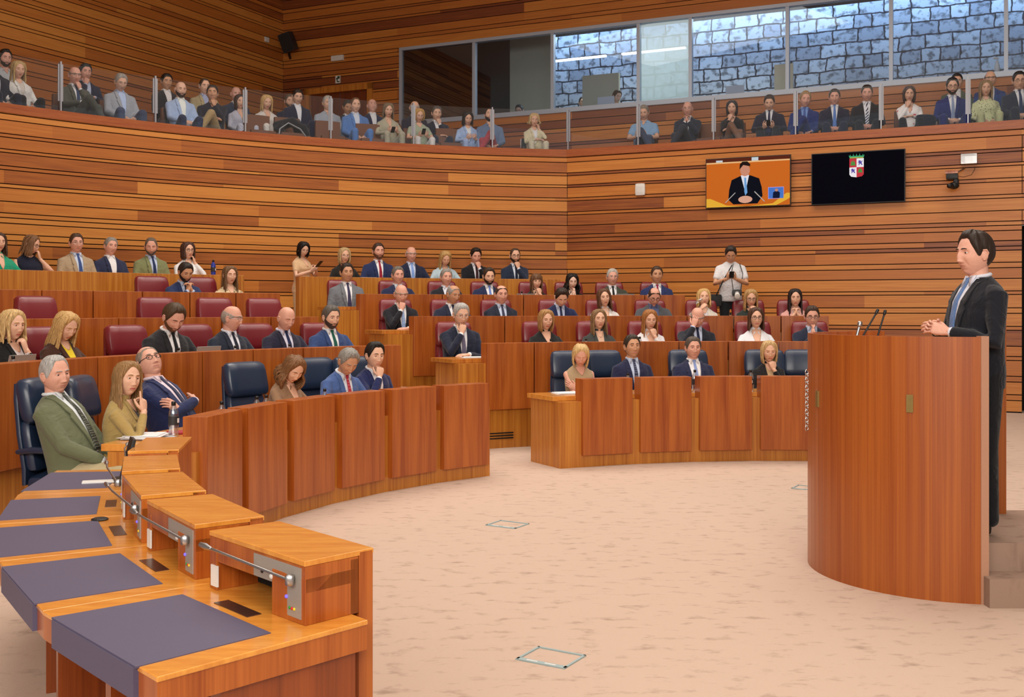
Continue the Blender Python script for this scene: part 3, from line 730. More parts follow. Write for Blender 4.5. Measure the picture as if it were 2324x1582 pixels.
def hair_cap(p, kind, rg, q):
    nc, nr = (44, 12) if q == 0 else (84, 22)
    ph = np.linspace(-pi, pi, nc, endpoint=False); ap = np.abs(ph)
    def lerp(a, pts): return np.interp(a, [rad(x) for x, _ in pts], [y for _, y in pts])
    if kind in ('bald_sides', 'thin'):
        zl = lerp(ap, [(0, .02), (60, .02), (75, .005), (95, -.005), (110, -.045), (180, -.07)]); zt = lerp(ap, [(0, .03), (62, .03), (80, .045), (110, .062), (180, .075)])
        if kind == 'thin': zt = lerp(ap, [(0, .085), (25, .09), (62, .075), (80, .085), (120, .1), (180, .108)]); zl = lerp(ap, [(0, .083), (40, .070), (62, .03), (75, .005), (95, -.005), (110, -.045), (180, -.07)])
        th0 = np.arccos(np.clip(zt/.118, -1, 1)); th1 = np.maximum(th0+.01, np.arccos(np.clip(zl/.118, -1, 1))); T = .005 if kind == 'thin' else .0055
    else:
        if kind in ('short', 'quiff', 'recede'):
            hl = {'recede': .094, 'quiff': .088, 'short': .080}[kind]
            zl = lerp(ap, [(0, hl), (20, hl+.002), (36, hl-.008), (50, .052), (60, .030), (72, -.004), (80, -.012), (90, .012), (104, -.01), (115, -.05), (180, -.075)])
            T = .016 if kind != 'recede' else .010
            if kind == 'quiff': T = .019
        else:
            zl = lerp(ap, [(0, .092), (14, .086), (30, .070), (46, .045), (58, .01), (72, -.03), (95, -.05), (180, -.08)]); T = .017
            if kind == 'fringe': zl = lerp(ap, [(0, .040), (30, .038), (48, .035), (60, .0), (72, -.03), (95, -.05), (180, -.08)])
        th0 = np.full(nc, .02); th1 = np.arccos(np.clip(zl/.118, -1, 1))
    t = np.linspace(0, 1, nr)[:, None]; th = th0[None]+(th1-th0)[None]*t; P = head_pt(np.broadcast_to(ph, th.shape), th, dict(p, nose=0))
    th_ = T*(1-t**5)*(1-(1-t)**8*(0 if th0[0] < .1 else 1))+.0012
    nse = np.array([rg.random() for _ in range(nc)]); nse = (nse+np.roll(nse, 1))*.5
    wv = np.sin(ph*11+rg.random()*6)*.12+(nse-.5)*.5
    front = np.clip(np.cos(ph), 0, 1)[None]
    extra = (.22*front if kind in ('quiff',) else .0)
    off = th_*(1+wv[None]*np.sin(pi*np.clip(t, .05, 1)*.9)+extra)
    if kind in ('short', 'quiff', 'fringe'):                      # side parting
        off = off*(1-.22*np.exp(-((P[..., 0]+.036)/.007)**2)*(P[..., 2] > .06)*(P[..., 1] > -.03))
    Nn = P/np.linalg.norm(P, axis=-1, keepdims=True); O = P+Nn*off[..., None]
    V, F_ = grid_mesh(O); g = G().add(V, [f[::-1] for f in F_])
    if th0[0] < .1: g.add(O[0], [tuple(range(nc))])
    return g
def strands(p, rg, style, L, q, base=None):
    """locks of hair falling from the crown"""
    g = G(); n = {0: 30, 1: 58, 2: 96}[q]; seg = 5 if q == 0 else 7
    for i in range(n):
        s = -1 if i % 2 else 1; a = s*rg.uniform(60, 178)
        ph = rad(a); ap = abs(a); pts = []
        st = rg.uniform(.15, .8)
        for th in np.linspace(st, 1.75, 5):
            P = head_pt(np.array(ph*(.75+.25*min(1, th/1.3))), np.array(th), dict(p, nose=0)); pts.append(P*(1+.20*min(1, th)**.5+rg.uniform(-.02, .03)))
        end = pts[-1]; d = np.array([end[0], end[1], 0]); d = nrm(d); Ln = L*rg.uniform(.82, 1.06)
        fwd = .35 if ap < 75 else (-.25 if ap > 130 else -.05)
        m_ = 5 if q == 0 else 8
        for k in range(1, m_+1):
            u = k/m_; wav = 0
            if style == 'curly': wav = .016*sin(u*9+i*1.7)
            elif style == 'wavy': wav = .010*sin(u*7+i*.9)
            flare = .010*u if style != 'bob' else -.018*u**3
            if style == 'curly': flare = .035*sin(pi*min(u*1.1, 1))
            x = end[0]*(1-.05*u)+d[0]*flare+wav*d[1]+(rg.random()-.5)*.004
            y = end[1]+d[1]*flare+fwd*.06*u*(L/.2)+wav*.6
            pts.append(np.array([x, y, end[2]-Ln*u]))
        r = (.016 if q == 0 else .012 if q == 1 else .0095)*(1.25 if style == 'curly' else 1)
        rs = [r*.6]+[r]*(len(pts)-3)+[r*.8, r*.35]
        g.join(tube(pts, rs, seg, flat=.75))
    return g

def hand_geo(curl=(.5, .6, .4), spread=.06, point=False, left=False, s=1., q=0):
    """wrist at origin, fingers along +y, back of the hand +z, thumb towards +x"""
    g = G(); sg = 8
    prof = [(-.02, .024, .019), (.0, .025, .018), (.03, .036, .016), (.06, .041, .014), (.082, .040, .012), (.092, .033, .009)]
    V = []; ns = 12
    for y, a, b in prof:
        for j in range(ns):
            t = 2*pi*j/ns; V.append((a*np.sign(cos(t))*abs(cos(t))**.7, y, b*np.sign(sin(t))*abs(sin(t))**.8-.002))
    F_ = [(i*ns+j, i*ns+(j+1) % ns, (i+1)*ns+(j+1) % ns, (i+1)*ns+j) for i in range(len(prof)-1) for j in range(ns)]
    F_ += [tuple(range(ns-1, -1, -1)), tuple((len(prof)-1)*ns+j for j in range(ns))]; g.add(V, F_)
    for k, (bx, Lf, r) in enumerate(((.029, .074, .0086), (.0105, .083, .0090), (-.009, .077, .0085), (-.027, .060, .0074))):
        an = (bx/.03)*spread; c = [0, 0, 0] if (point and k == 0) else list(curl)
        if not point: c[0] += .07*k
        p = np.array([bx, .078, -.001]); pts = [p.copy()]; b = 0
        for seg_, cc in zip((.46, .31, .23), c):
            for h in (.5, .5):
                b += cc*h; d = np.array([sin(an)*cos(b), cos(an)*cos(b), -sin(b)]); p = p+d*Lf*seg_*h; pts.append(p.copy())
        g.join(tube(pts, [r*1.05, r, r*1.02, r*.9, r*.93, r*.82, r*.7], 7))
    p = np.array([.022, .018, -.006]); d0_ = nrm((.72, .62, -.30)); d1_ = nrm((.35, .88, -.30)); d2_ = nrm((.10, .95, -.30))
    g.join(tube([p, p+d0_*.038, p+d0_*.038+d1_*.032, p+d0_*.038+d1_*.032+d2_*.024], [.0145, .0115, .0098, .0075], 8))
    M = SCL((-1 if left else 1)*s, s, s); g.xf(M)
    if left: g.f = [f[::-1] for f in g.f]
    return g

REM = {}
def remesh(g, vox, name='tmp', smooth=2):
    me = g.mesh('tmp', [])
    o = bpy.data.objects.new('tmp', me); COL.objects.link(o)
    r = o.modifiers.new('r', 'REMESH'); r.mode = 'VOXEL'; r.voxel_size = vox
    sm = o.modifiers.new('s', 'SMOOTH'); sm.factor = .6; sm.iterations = smooth
    bpy.context.view_layer.update()
    ev = o.evaluated_get(bpy.context.evaluated_depsgraph_get()); m2 = bpy.data.meshes.new_from_object(ev)
    V = np.empty(len(m2.vertices)*3); m2.vertices.foreach_get('co', V)
    Fc = [tuple(p.vertices) for p in m2.polygons]
    bpy.data.objects.remove(o); bpy.data.meshes.remove(me); bpy.data.meshes.remove(m2)
    return G().add(V.reshape(-1, 3), Fc)

TOR_M = [(-.10, .172, .120, .0), (0, .176, .132, .005), (.10, .168, .128, .010), (.22, .178, .130, .012), (.33, .192, .130, .010), (.41, .196, .120, .002), (.465, .180, .100, -.010), (.505, .135, .080, -.018), (.535, .080, .066, -.018), (.548, .070, .060, -.016)]
TOR_F = [(-.10, .178, .118, .0), (0, .172, .118, .002), (.10, .140, .100, .005), (.22, .150, .108, .012), (.30, .165, .135, .022), (.36, .168, .125, .016), (.42, .160, .096, -.002), (.465, .120, .074, -.014), (.50, .068, .056, -.014), (.535, .048, .048, -.006)]
class Torso:
    def __init__(s, sex, fat, broad):
        s.S = [(z, a*broad*(1+fat*.10*np.exp(-((z-.12)/.2)**2)), b*(1+fat*.38*np.exp(-((z-.12)/.17)**2)), y+fat*.03*np.exp(-((z-.12)/.17)**2)) for z, a, b, y in (TOR_M if sex == 'm' else TOR_F)]
        s.z = [q[0] for q in s.S]; s.sh = (.168*broad if sex == 'm' else .142*broad, -.008, .440 if sex == 'm' else .405)
        s.neck = .545 if sex == 'm' else .505
    def at(s, z): return [np.interp(z, s.z, [q[i] for q in s.S]) for i in (1, 2, 3)]
    def front(s, x, z, off=0.):
        a, b, y = s.at(z); k = min(1, abs(x)/a); return y+b*(1-k**2.4)**(1/2.4)+off
    def geo(s, ns=26, puff=1.0):
        V = []; Z = np.linspace(s.z[0], s.z[-1], 22)
        for z in Z:
            a, b, y = s.at(z)
            for j in range(ns):
                t = 2*pi*j/ns; V.append((a*puff*np.sign(cos(t))*abs(cos(t))**(2/2.4), y+b*puff*np.sign(sin(t))*abs(sin(t))**(2/2.4), z))
        n = len(Z); F_ = [(i*ns+j, i*ns+(j+1) % ns, (i+1)*ns+(j+1) % ns, (i+1)*ns+j) for i in range(n-1) for j in range(ns)]
        F_ += [tuple(range(ns-1, -1, -1)), tuple((n-1)*ns+j for j in range(ns))]
        return G().add(V, F_)
def patch(T, zs, xl, xr, off, th=.008, nx=7):
    """clothing panel lying on the chest between two edges"""
    V = []; n = len(zs)
    for lay in (0, 1):
        for z in zs:
            for j in range(nx):
                x = xl(z)+(xr(z)-xl(z))*j/(nx-1); V.append((x, T.front(x, z, off-(th if lay else 0)), z))
    N0 = n*nx; F_ = []
    for i in range(n-1):
        for j in range(nx-1):
            a = i*nx+j; F_ += [(a, a+nx, a+nx+1, a+1), (N0+a, N0+a+1, N0+a+nx+1, N0+a+nx)]
    for i in range(n-1):
        for j in (0, nx-1):
            a = i*nx+j; f = (a, N0+a, N0+a+nx, a+nx); F_.append(f if j == 0 else f[::-1])
    for j in range(nx-1): F_ += [(j, j+1, N0+j+1, N0+j), ((n-1)*nx+j, N0+(n-1)*nx+j, N0+(n-1)*nx+j+1, (n-1)*nx+j+1)]
    return G().add(V, [f[::-1] for f in F_])

def ik(S, W, l1, l2, hint):
    d = W-S; D = np.linalg.norm(d); 
    if D > (l1+l2)*.995: W = S+d/D*(l1+l2)*.995; d = W-S; D = np.linalg.norm(d)
    a = (l1*l1-l2*l2+D*D)/(2*D); h = sqrt(max(0, l1*l1-a*a)); u = d/D
    hp = np.asarray(hint, float); hp = nrm(hp-u*(hp@u)); return S+u*a+hp*h, W

# arm poses: per hand wrist target, finger direction, back-of-hand direction, elbow hint, curl   (person frame, x right, y forward, z up; metres above the hip)
def POSE(name, T, HC, L):
    """HC head centre; returns [(side, wrist, fdir, bdir, hint, curl, point)] heights relative to hip"""
    ch = HC+np.array([0, .085, -.125])
    R_lap = (1, np.array([.11, .27, .10]), (-.45, .85, -.15), (.1, .1, 1), (.8, -.5, -.6), (.35, .5, .3), 0)
    L_lap = (-1, np.array([-.11, .27, .10]), (.45, .85, -.15), (-.1, .1, 1), (-.8, -.5, -.6), (.35, .5, .3), 0)
    R_desk = (1, np.array([.13, .33, .235]), (-.65, .75, -.05), (0, 0, 1), (.8, -.4, -.5), (.25, .35, .3), 0)
    L_desk = (-1, np.array([-.13, .33, .235]), (.65, .75, -.05), (0, 0, 1), (-.8, -.4, -.5), (.25, .35, .3), 0)
    if name == 'lap': return [R_lap, L_lap]
    if name == 'clasplap': return [(1, np.array([.07, .29, .13]), (-.85, .5, -.1), (.2, .6, .8), (.9, -.4, -.5), (.7, .7, .4), 0), (-1, np.array([-.07, .29, .12]), (.85, .5, -.1), (-.2, .6, .8), (-.9, -.4, -.5), (.7, .7, .4), 0)]
    if name == 'desk': return [R_desk, L_desk]
    if name == 'chinr' : return [(1, ch+np.array([.035, .03, -.085]), (-.25, -.15, .95), (.35, .93, 0), (.5, .35, -1), (.9, 1.2, .8), 0), (-1, np.array([-.02, .29, .235]), (.95, .2, 0), (0, .2, 1), (-.8, -.4, -.6), (.3, .4, .3), 0)]
    if name == 'chinl' : return [(-1, ch+np.array([-.035, .03, -.085]), (.25, -.15, .95), (-.35, .93, 0), (-.5, .35, -1), (.9, 1.2, .8), 0), (1, np.array([.02, .29, .235]), (-.95, .2, 0), (0, .2, 1), (.8, -.4, -.6), (.3, .4, .3), 0)]
    if name == 'pointr': return [(1, ch+np.array([.05, .045, -.11]), (-.25, -.12, .95), (.35, .9, .1), (.5, .35, -1), (.9, .9, .5), 1), (-1, np.array([-.02, .29, .235]), (.95, .2, 0), (0, .2, 1), (-.8, -.4, -.6), (.3, .4, .3), 0)]
    if name == 'cheekl': return [(-1, ch+np.array([-.085, -.03, -.06]), (.15, -.1, .98), (-.7, .6, 0), (-.7, .3, -1), (.6, .8, .5), 0), (1, np.array([.02, .29, .235]), (-.95, .2, 0), (0, .2, 1), (.8, -.4, -.6), (.3, .4, .3), 0)]
    if name == 'browr': return [(1, ch+np.array([.075, .035, .01]), (-.25, -.10, .97), (.35, .93, 0), (.6, .35, -1), (.25, .3, .3), 0), (-1, np.array([-.02, .29, .235]), (.95, .2, 0), (0, .2, 1), (-.8, -.4, -.6), (.3, .4, .3), 0)]
    if name == 'fold': return [(1, np.array([-.10, .225, .285]), (-.80, -.42, .25), (-.42, .85, .2), (1, -.1, -.5), (.5, .6, .4), 0), (-1, np.array([.09, .185, .24]), (.75, -.15, .55), (.2, .95, .1), (-1, -.1, -.5), (.3, .4, .3), 0)]
    if name == 'clasp': return [(1, ch+np.array([.03, .05, -.115]), (-.30, -.22, .92), (.85, .3, .2), (.7, .2, -1), (.7, .9, .6), 0), (-1, ch+np.array([-.03, .05, -.115]), (.30, -.22, .92), (-.85, .3, .2), (-.7, .2, -1), (.7, .9, .6), 0)]
    if name == 'pray': return [(1, ch+np.array([.022, .065, -.13]), (-.12, -.28, .95), (.95, .1, .1), (.7, .2, -1), (.06, .1, .1), 0), (-1, ch+np.array([-.022, .065, -.13]), (.12, -.28, .95), (-.95, .1, .1), (-.7, .2, -1), (.06, .1, .1), 0)]
    if name == 'phone': return [(1, np.array([.085, .28, .20]), (-.45, .7, .4), (.5, .1, -.5), (.9, -.4, -.6), (.8, .8, .5), 0), (-1, np.array([-.085, .28, .20]), (.45, .7, .4), (-.5, .1, -.5), (-.9, -.4, -.6), (.8, .8, .5), 0)]
    if name == 'write': return [(1, np.array([.08, .36, .235]), (-.5, .8, -.2), (.6, .2, .8), (.9, -.4, -.4), (.7, .8, .5), 0), (-1, np.array([-.15, .33, .235]), (.7, .7, -.05), (0, 0, 1), (-.8, -.4, -.5), (.25, .35, .3), 0)]
    if name == 'drink': return [(1, ch+np.array([.07, .10, -.03]), (-.6, -.2, .65), (.6, .6, .3), (.9, .2, -1), (.8, .8, .5), 0), (-1, np.array([-.05, .29, .235]), (.95, .2, 0), (0, .2, 1), (-.8, -.4, -.6), (.3, .4, .3), 0)]
    if name == 'stand_phone': return [(1, np.array([.07, .27, .26]), (-.55, .6, .5), (.5, .1, -.5), (.9, -.5, -.8), (.8, .8, .5), 0), (-1, np.array([-.07, .27, .26]), (.55, .6, .5), (-.5, .1, -.5), (-.9, -.5, -.8), (.8, .8, .5), 0)]
    if name == 'speak': return [(1, np.array([.075, .215, .235]), (-.48, .83, .30), (.80, .2, .45), (.9, -.6, -.7), (.35, .45, .3), 0), (-1, np.array([-.075, .215, .23]), (.48, .83, .26), (-.80, .2, .45), (-.9, -.6, -.7), (.30, .40, .3), 0)]
    return [R_lap, L_lap]

def person(name_label, pos, face, sex='m', hair='short', hc='#2a211b', top='suit', c1='#1d2335', c2='#dfe3ee', c3=None, pose='desk', legs='sit', lc=None, lean=0., hy=0., hp=0., roll=0.,
           sk='light', fat=0., q=0, glasses=False, beard=None, eyes=1., s=1., L=.20, hstyle='straight', look=0., neckV=None, collar=True, shoes=None, gcol=None, group=None, hang=False, pattern=None, hx=0., broad=1., watch=False, hair_clip=False, seat_h=.45, knee=None):
    rg = random.Random(name_label); fem = sex == 'f'
    root = thing('person', name_label, 'person', pos, face, group)
    if fem: s = s*.955
    root.scale = (s, s, s); hip = (seat_h+.095)/s if legs not in ('stand',) else .95
    T = Torso(sex, fat, broad)
    p = dict(jaw=.30 if fem else .20-.04*fat, nose=.015 if fem else .0195, fat=fat, fold=.4 if fem else 1., eyes=eyes, look=look)
    ML = TR(0, 0, hip)@RX(-rad(lean))                                    # torso frame (lean > 0 leans forward)
    # head: neck base then centre
    NB = np.array([0, -.006, T.neck]); hpr = rad(hp)-rad(lean)*.75
    HR = RZ(rad(hy))@RX(-hpr)@RY(rad(roll)); up_ = HR[:3, 2]; fw = HR[:3, 1]
    HCt = NB+np.array([hx, .016, .018])+up_*.118+fw*.012                # torso frame
    MH = ML@TR(*HCt)@HR@SCL(1.0 if fem else 1.06)
    HCw = (ML@np.append(HCt, 1))[:3]
    body = G(); hg = head_geo(p, q); body.join(hg, MH)
    base = (MH@np.array([0, -.022, -.070, 1]))[:3]; nb = (ML@np.append(NB+np.array([0, 0, -.03]), 1))[:3]; core = (ML@np.array([0, -.01, .40, 1]))[:3]; body.join(tube([core, nb], [.05, .045], 8))
    nr = .048 if fem else .058+.006*fat
    body.join(tube([nb, nb*.45+base*.55, base], [nr*1.12, nr*.97, nr*.95], 14))
    # chest skin under open necklines
    hm = HCw-np.array([0, 0, hip])
    arms = POSE(pose, T, hm, L)
    arm_top = G(); sl = {'suit': 1., 'blazer': 1., 'blouse': 1., 'shirt': 1., 'tee': .42, 'dress': 0., 'polo': .42}[top]
    shirt_cuff = G(); l1, l2 = (.285, .255) if not fem else (.265, .24)
    R0 = .060 if not fem else .046
    if fat: R0 += .008*fat
    for side, W, fd, bd, hint, curl, pt in arms:
        S = (ML@np.array([side*T.sh[0], T.sh[1], T.sh[2], 1]))[:3]; Wp = W+np.array([0, 0, hip])
        if pose == 'fold' and lean < -4: Wp = (ML@np.append(W, 1))[:3]; fd = ML[:3, :3]@np.array(fd); bd = ML[:3, :3]@np.array(bd)
        if lean > -4 and pose in ('fold', 'lap', 'clasplap', 'desk', 'phone', 'write') and legs != 'stand': 
            ly = sin(rad(lean))*.25; Wp = Wp+np.array([0, ly, 0])
        E_, Wp = ik(S, Wp, l1, l2, hint)
        fdn = nrm(fd); z = nrm(np.array(bd)-fdn*(np.array(bd)@fdn)); x = np.cross(fdn, z)
        M = np.eye(4); M[:3, 0] = x; M[:3, 1] = fdn; M[:3, 2] = z; M[:3, 3] = Wp+fdn*.012
        # thumb side: right hand palm down has its thumb towards -x of the person
        body.join(hand_geo(curl, .05, bool(pt), left=(side > 0), s=.92 if fem else 1.0, q=q), M)
        wr = nrm(E_-Wp); body.join(tube([core, S, E_, Wp+wr*.04], [.03, .03, .026, .022], 8))
        if sl >= 1: 
            body.join(tube([Wp+fdn*.01, Wp+wr*.07], [.023, .027], 8))
            arm_top.join(tube([S-np.array([side*.02, 0, 0]), S, S*.5+E_*.5, E_, E_*.5+Wp*.5, Wp+wr*.025], [R0*1.02, R0*1.06, R0*.92, R0*.83, R0*.76, R0*.62], 12))
            if top in ('suit',) or (top == 'blazer' and q): shirt_cuff.join(tube([Wp+wr*.05, Wp+wr*.008], [R0*.52, R0*.50], 10))
        else:
            ra = .046 if not fem else .037
            body.join(tube([S, S*.5+E_*.5, E_, E_*.6+Wp*.4, Wp], [ra*1.15, ra, ra*.80, ra*.84, ra*.56], 12))
            if sl > 0:
                B = S+(E_-S)*.62; arm_top.join(tube([S-np.array([side*.02, 0, 0]), S, B], [R0*1.05, R0*1.08, R0*1.0], 12))
            elif fem: arm_top.join(tube([S-np.array([side*.035, 0, -.01]), S-np.array([side*.0, 0, -.004])], [.044, .040], 10))
    mats = [skin(sk), M_LIPF if fem else M_LIPM, M_EYEW, M_IRIS, hairm(gcol or (hc if hair != 'bald' else '#8a6a55'))]
    # neckline patches
    V0 = T.neck-.01
    def inT(g): return g.xf(ML)
    if top in ('dress', 'blouse', 'tee', 'blazer') or (top in ('shirt', 'polo')):
        nv = neckV if neckV is not None else (.20 if fem and top in ('blouse', 'dress') else .10)
        if nv > 0 and top != 'blazer':
            zz = np.linspace(V0+.01, V0-nv, 8); wd = .062 if fem else .045
            body.join(inT(patch(T, zz, lambda z: -wd*max(.02, (z-(V0-nv))/nv)**.7, lambda z: wd*max(.02, (z-(V0-nv))/nv)**.7, .006)))
        if top == 'blazer' and fem:
            zz = np.linspace(V0+.01, V0-.07, 6); body.join(inT(patch(T, zz, lambda z: -.05*max(.02, (z-(V0-.07))/.07)**.5, lambda z: .05*max(.02, (z-(V0-.07))/.07)**.5, .0115)))
    bo = body.obj('body', mats, root, smooth=True)
    # garment
    vox = (.016, .011, .008)[q]
    tg = T.geo(puff=1.0); tg.xf(ML)
    tg.join(arm_top)
    if top in ('suit', 'blazer'):
        col_ = []
        for a in np.linspace(35, 325, 13): 
            t_ = rad(a-90+0); col_.append((.070*cos(rad(a)+pi/2)*-1*(1 if not fem else .85), -.012+.062*sin(rad(a)+pi/2), T.neck-.012+.012*(-cos(rad(a)))))
        tg.join(tube(col_, .012, 6).xf(ML))
    if legs == 'sit_skirt' or (legs == 'stand' and top == 'dress'): pass
    gm = remesh(tg, vox)
    gn_ = {'suit': 'jacket', 'blazer': 'blazer', 'blouse': 'blouse', 'shirt': 'shirt', 'tee': 'tshirt', 'dress': 'dress', 'polo': 'polo_shirt'}[top]
    gmat = cloth(c1) if pattern is None else pattern
    gm.obj(gn_, gmat, root, smooth=True)
    if top in ('suit', 'blazer'):
        bot = .10 if not fem else .16
        hw = lambda z: (.064 if not fem else .055)*max(.03, (z-bot)/(V0-bot))**.75+(.012 if fat > .5 else 0)
        zz = np.linspace(V0+.008, bot, 14)
        sg_ = inT(patch(T, zz, lambda z: -hw(z), hw, .009))
        if not fem or collar:
            rc = .060 if not fem else .052
            cp = [(rc*sin(rad(a)), -.010+rc*.98*cos(rad(a)), T.neck+.012+.010*(-cos(rad(a)))) for a in np.linspace(14, 346, 18)]
            sg_.join(tube(cp, .0125, 6).xf(ML)); 
            for sx in (-1, 1):
                k0 = T.neck
                A = np.array([(sx*.012, T.front(0, k0, .016), k0+.004), (sx*.058, T.front(.045, k0, .006), k0+.016), (sx*.046, T.front(.045, k0-.05, .016), k0-.052)]); B = A-np.array([0, .006, 0])
                sg_.join(G().add(np.concatenate([A, B]), [(0, 1, 2), (3, 5, 4), (0, 3, 4, 1), (1, 4, 5, 2), (2, 5, 3, 0)]).xf(ML))
        sg_.join(shirt_cuff); sg_.obj('shirt' if not fem else 'top', cloth(c2), root, smooth=True)
        for sx in (-1, 1):
            def e0(z, sx=sx): return sx*(hw(z)-.002)
            def e1(z, sx=sx):
                u = (z-bot)/(V0-bot); return sx*(hw(z)+.004+(.050 if not fem else .036)*min(1, max(0, u)*1.6)*(1-.45*max(0, u-.62)/.38)-( .016 if .60 < u < .66 else 0))
            lp = patch(T, np.linspace(V0+.004, bot+.005, 18), (e0 if sx > 0 else e1), (e1 if sx > 0 else e0), .0145, .009, 4)
            inT(lp).obj('lapel', cloth(c1) if pattern is None else pattern, root, smooth=False)
        if c3:
            kz = T.neck-.004
            tz = [kz+.004, kz-.028, kz-.032, kz-.20, bot-.0]
            tw = lambda z: float(np.interp(-z, [-(kz+.004), -(kz-.028), -(kz-.034), -(bot)], [.021, .012, .013, .034]))
            tp = patch(T, np.linspace(kz+.006, bot+.012, 14), lambda z: -tw(z), tw, .0185, .008, 5)
            tp = inT(tp); tp.obj('tie', c3 if not isinstance(c3, str) else cloth(c3), root, smooth=True)
    elif top in ('shirt', 'polo', 'blouse') and collar:
        cg = G()
        for sx in (-1, 1):
            k0 = T.neck-.006; rc = .055 if not fem else .048
            A = np.array([(sx*.016, T.front(0, k0-.03, .016), k0-.028), (sx*rc, -.0, k0+.018), (sx*(rc-.004), T.front(.05, k0-.055, .014), k0-.062)]); B = A-np.array([sx*.004, .006, 0])
            cg.join(G().add(np.concatenate([A, B]), [(0, 1, 2), (3, 5, 4), (0, 3, 4, 1), (1, 4, 5, 2), (2, 5, 3, 0)]))
        cp = [((.050 if fem else .058)*sin(rad(a)), -.010+(.050 if fem else .057)*cos(rad(a)), T.neck+.006-.010*cos(rad(a))) for a in np.linspace(55, 305, 14)]
        cg.join(tube(cp, .010, 6)); cg.xf(ML).obj('collar', gmat, root)
    # legs
    if legs:
        lg = G(); hw_ = .092 if not fem else .088; Lc = lc or c1
        shoe = []
        rt = (.088 if not fem else .080)+.010*fat
        if legs == 'stand':
            for sx in (-1, 1):
                lg.join(tube([(sx*hw_, .0, .93), (sx*hw_*1.05, .01, .52), (sx*hw_*1.1, -.01, .09)], [rt*1.12, rt*.80, rt*.62], 12)); shoe.append((sx*hw_*1.1, .05, 0, 0, 0))
            lg.join(ellip((0, -.005, .94), (.17, .125, .13), 16, 10))
        else:
            h = hip; kz = knee or .535; ky = .43
            lg.join(ellip((0, -.0, h-.005), (.178, .150, .115), 16, 10))
            for sx in (-1, 1):
                if legs == 'crossr' and sx > 0 or legs == 'crossl' and sx < 0:
                    K = (-sx*.02, .45, kz+.13); A = (-sx*.20, .52, kz-.18); lg.join(tube([(sx*hw_, 0, h), (sx*.04, .25, h+.06), K], [rt, rt*.95, rt*.72], 12)); lg.join(tube([K, A], [rt*.70, rt*.56], 10)); shoe.append((A[0], A[1]+.02, A[2]-.09, sx*.3, -.5))
                else:
                    o_ = sx*(.12 if legs == 'sit' else .15); K = (o_*1.1, ky, kz); lg.join(tube([(sx*hw_, 0, h), ((hw_*sx+K[0])/2, ky*.5, h+.005), K], [rt, rt*.98, rt*.74], 12)); lg.join(tube([K, (o_, ky+.03, .10)], [rt*.70, rt*.52], 10)); shoe.append((o_, ky+.06, 0, 0, 0))
        remesh(lg, max(vox, .014)).obj('trousers' if legs != 'skirt' else 'skirt', cloth(Lc), root, smooth=True)
        if shoes:
            for (x, y, z, a, tl) in shoe:
                sh = rbox((0, .065, .045), (.043, .135, .045), .036, 4, pin=lambda V: np.stack([V[:, 0]*(1-.25*np.clip(V[:, 1]/.13, -1, 1)**2), V[:, 1], V[:, 2]*(1-.30*np.clip(V[:, 1]/.13, 0, 1))-.013*np.clip(V[:, 1]/.13, 0, 1)], -1))
                sh.xf(TR(x, y, z)@RZ(a)@RX(tl)); sh.obj('shoe', plain('shoe'+shoes, shoes, .35), root, smooth=True)
    # hair
    hgk = G()
    if hair != 'bald':
        cap = {'short': 'short', 'quiff': 'quiff', 'recede': 'recede', 'thin': 'thin', 'sides': 'bald_sides', 'long': 'long', 'bob': 'long', 'fringe': 'fringe', 'curly': 'long', 'tied': 'long'}[hair]
        hgk.join(hair_cap(p, cap, rg, min(q, 1)))
        if hair in ('long', 'bob', 'fringe', 'curly'):
            st = 'bob' if hair == 'bob' else ('curly' if hair == 'curly' else hstyle)
            hgk.join(strands(p, rg, st, L if hair != 'bob' else min(L, .11), q))
        if hair == 'tied': hgk.join(ellip((0, -.115, .0), (.035, .035, .04)))
        hgk.xf(MH).obj('hair', hairm(hc), root, smooth=True)
    if beard:
        nb_, nt_ = 30, 12; ph = np.linspace(-rad(88), rad(88), nb_); 
        zt = np.interp(np.abs(ph), [0, rad(14), rad(22), rad(35), rad(60), rad(85)], [-.052, -.052, -.050, -.048, -.030, .004])
        zt = np.where(np.abs(ph) < rad(15), -.049, zt); zb = np.interp(np.abs(ph), [0, rad(50), rad(88)], [-.113, -.108, -.062])
        t = np.linspace(0, 1, nt_)[:, None]; z = zt[None]+(zb-zt)[None]*t; P = head_pt(np.broadcast_to(ph, z.shape), np.arccos(z/.118), p); Nn = P/np.linalg.norm(P, axis=-1, keepdims=True)
        mouth = np.exp(-(P[..., 0]/.022)**4-((P[..., 2]+.0645)/.0085)**4)
        P = P+Nn*((.0042*np.sin(pi*np.clip(t, .06, .94))+.001)*(1-mouth)-.006*mouth)[..., None]
        V, F_ = grid_mesh(P, False); G().add(V, F_).xf(MH).obj('beard', hairm(beard), root, smooth=True)
    if glasses:
        gg = G(); r_ = .0014 if glasses == 'thin' else .0022
        for sx in (-1, 1):
            pts = [(sx*.0325+.0225*cos(u)*(1 if abs(cos(u)) < .9 else .97), .094-.006*abs(cos(u))*(1 if sx*cos(u) > 0 else 0), .006+.0165*sin(u)) for u in np.linspace(0, 2*pi, 17)]
            gg.join(tube(pts, r_, 6, caps=False)); gg.join(tube([(sx*.055, .089, .010), (sx*.080, .05, .010), (sx*.084, -.005, .008), (sx*.083, -.02, -.004)], r_, 6))
        gg.join(tube([(-.011, .096, .010), (0, .0985, .012), (.011, .096, .010)], r_, 6))
        gg.xf(MH).obj('glasses', M_BLACK if glasses is True else M_METAL, root, smooth=True)
    root['eye'] = [float(v) for v in HCw]
    return root
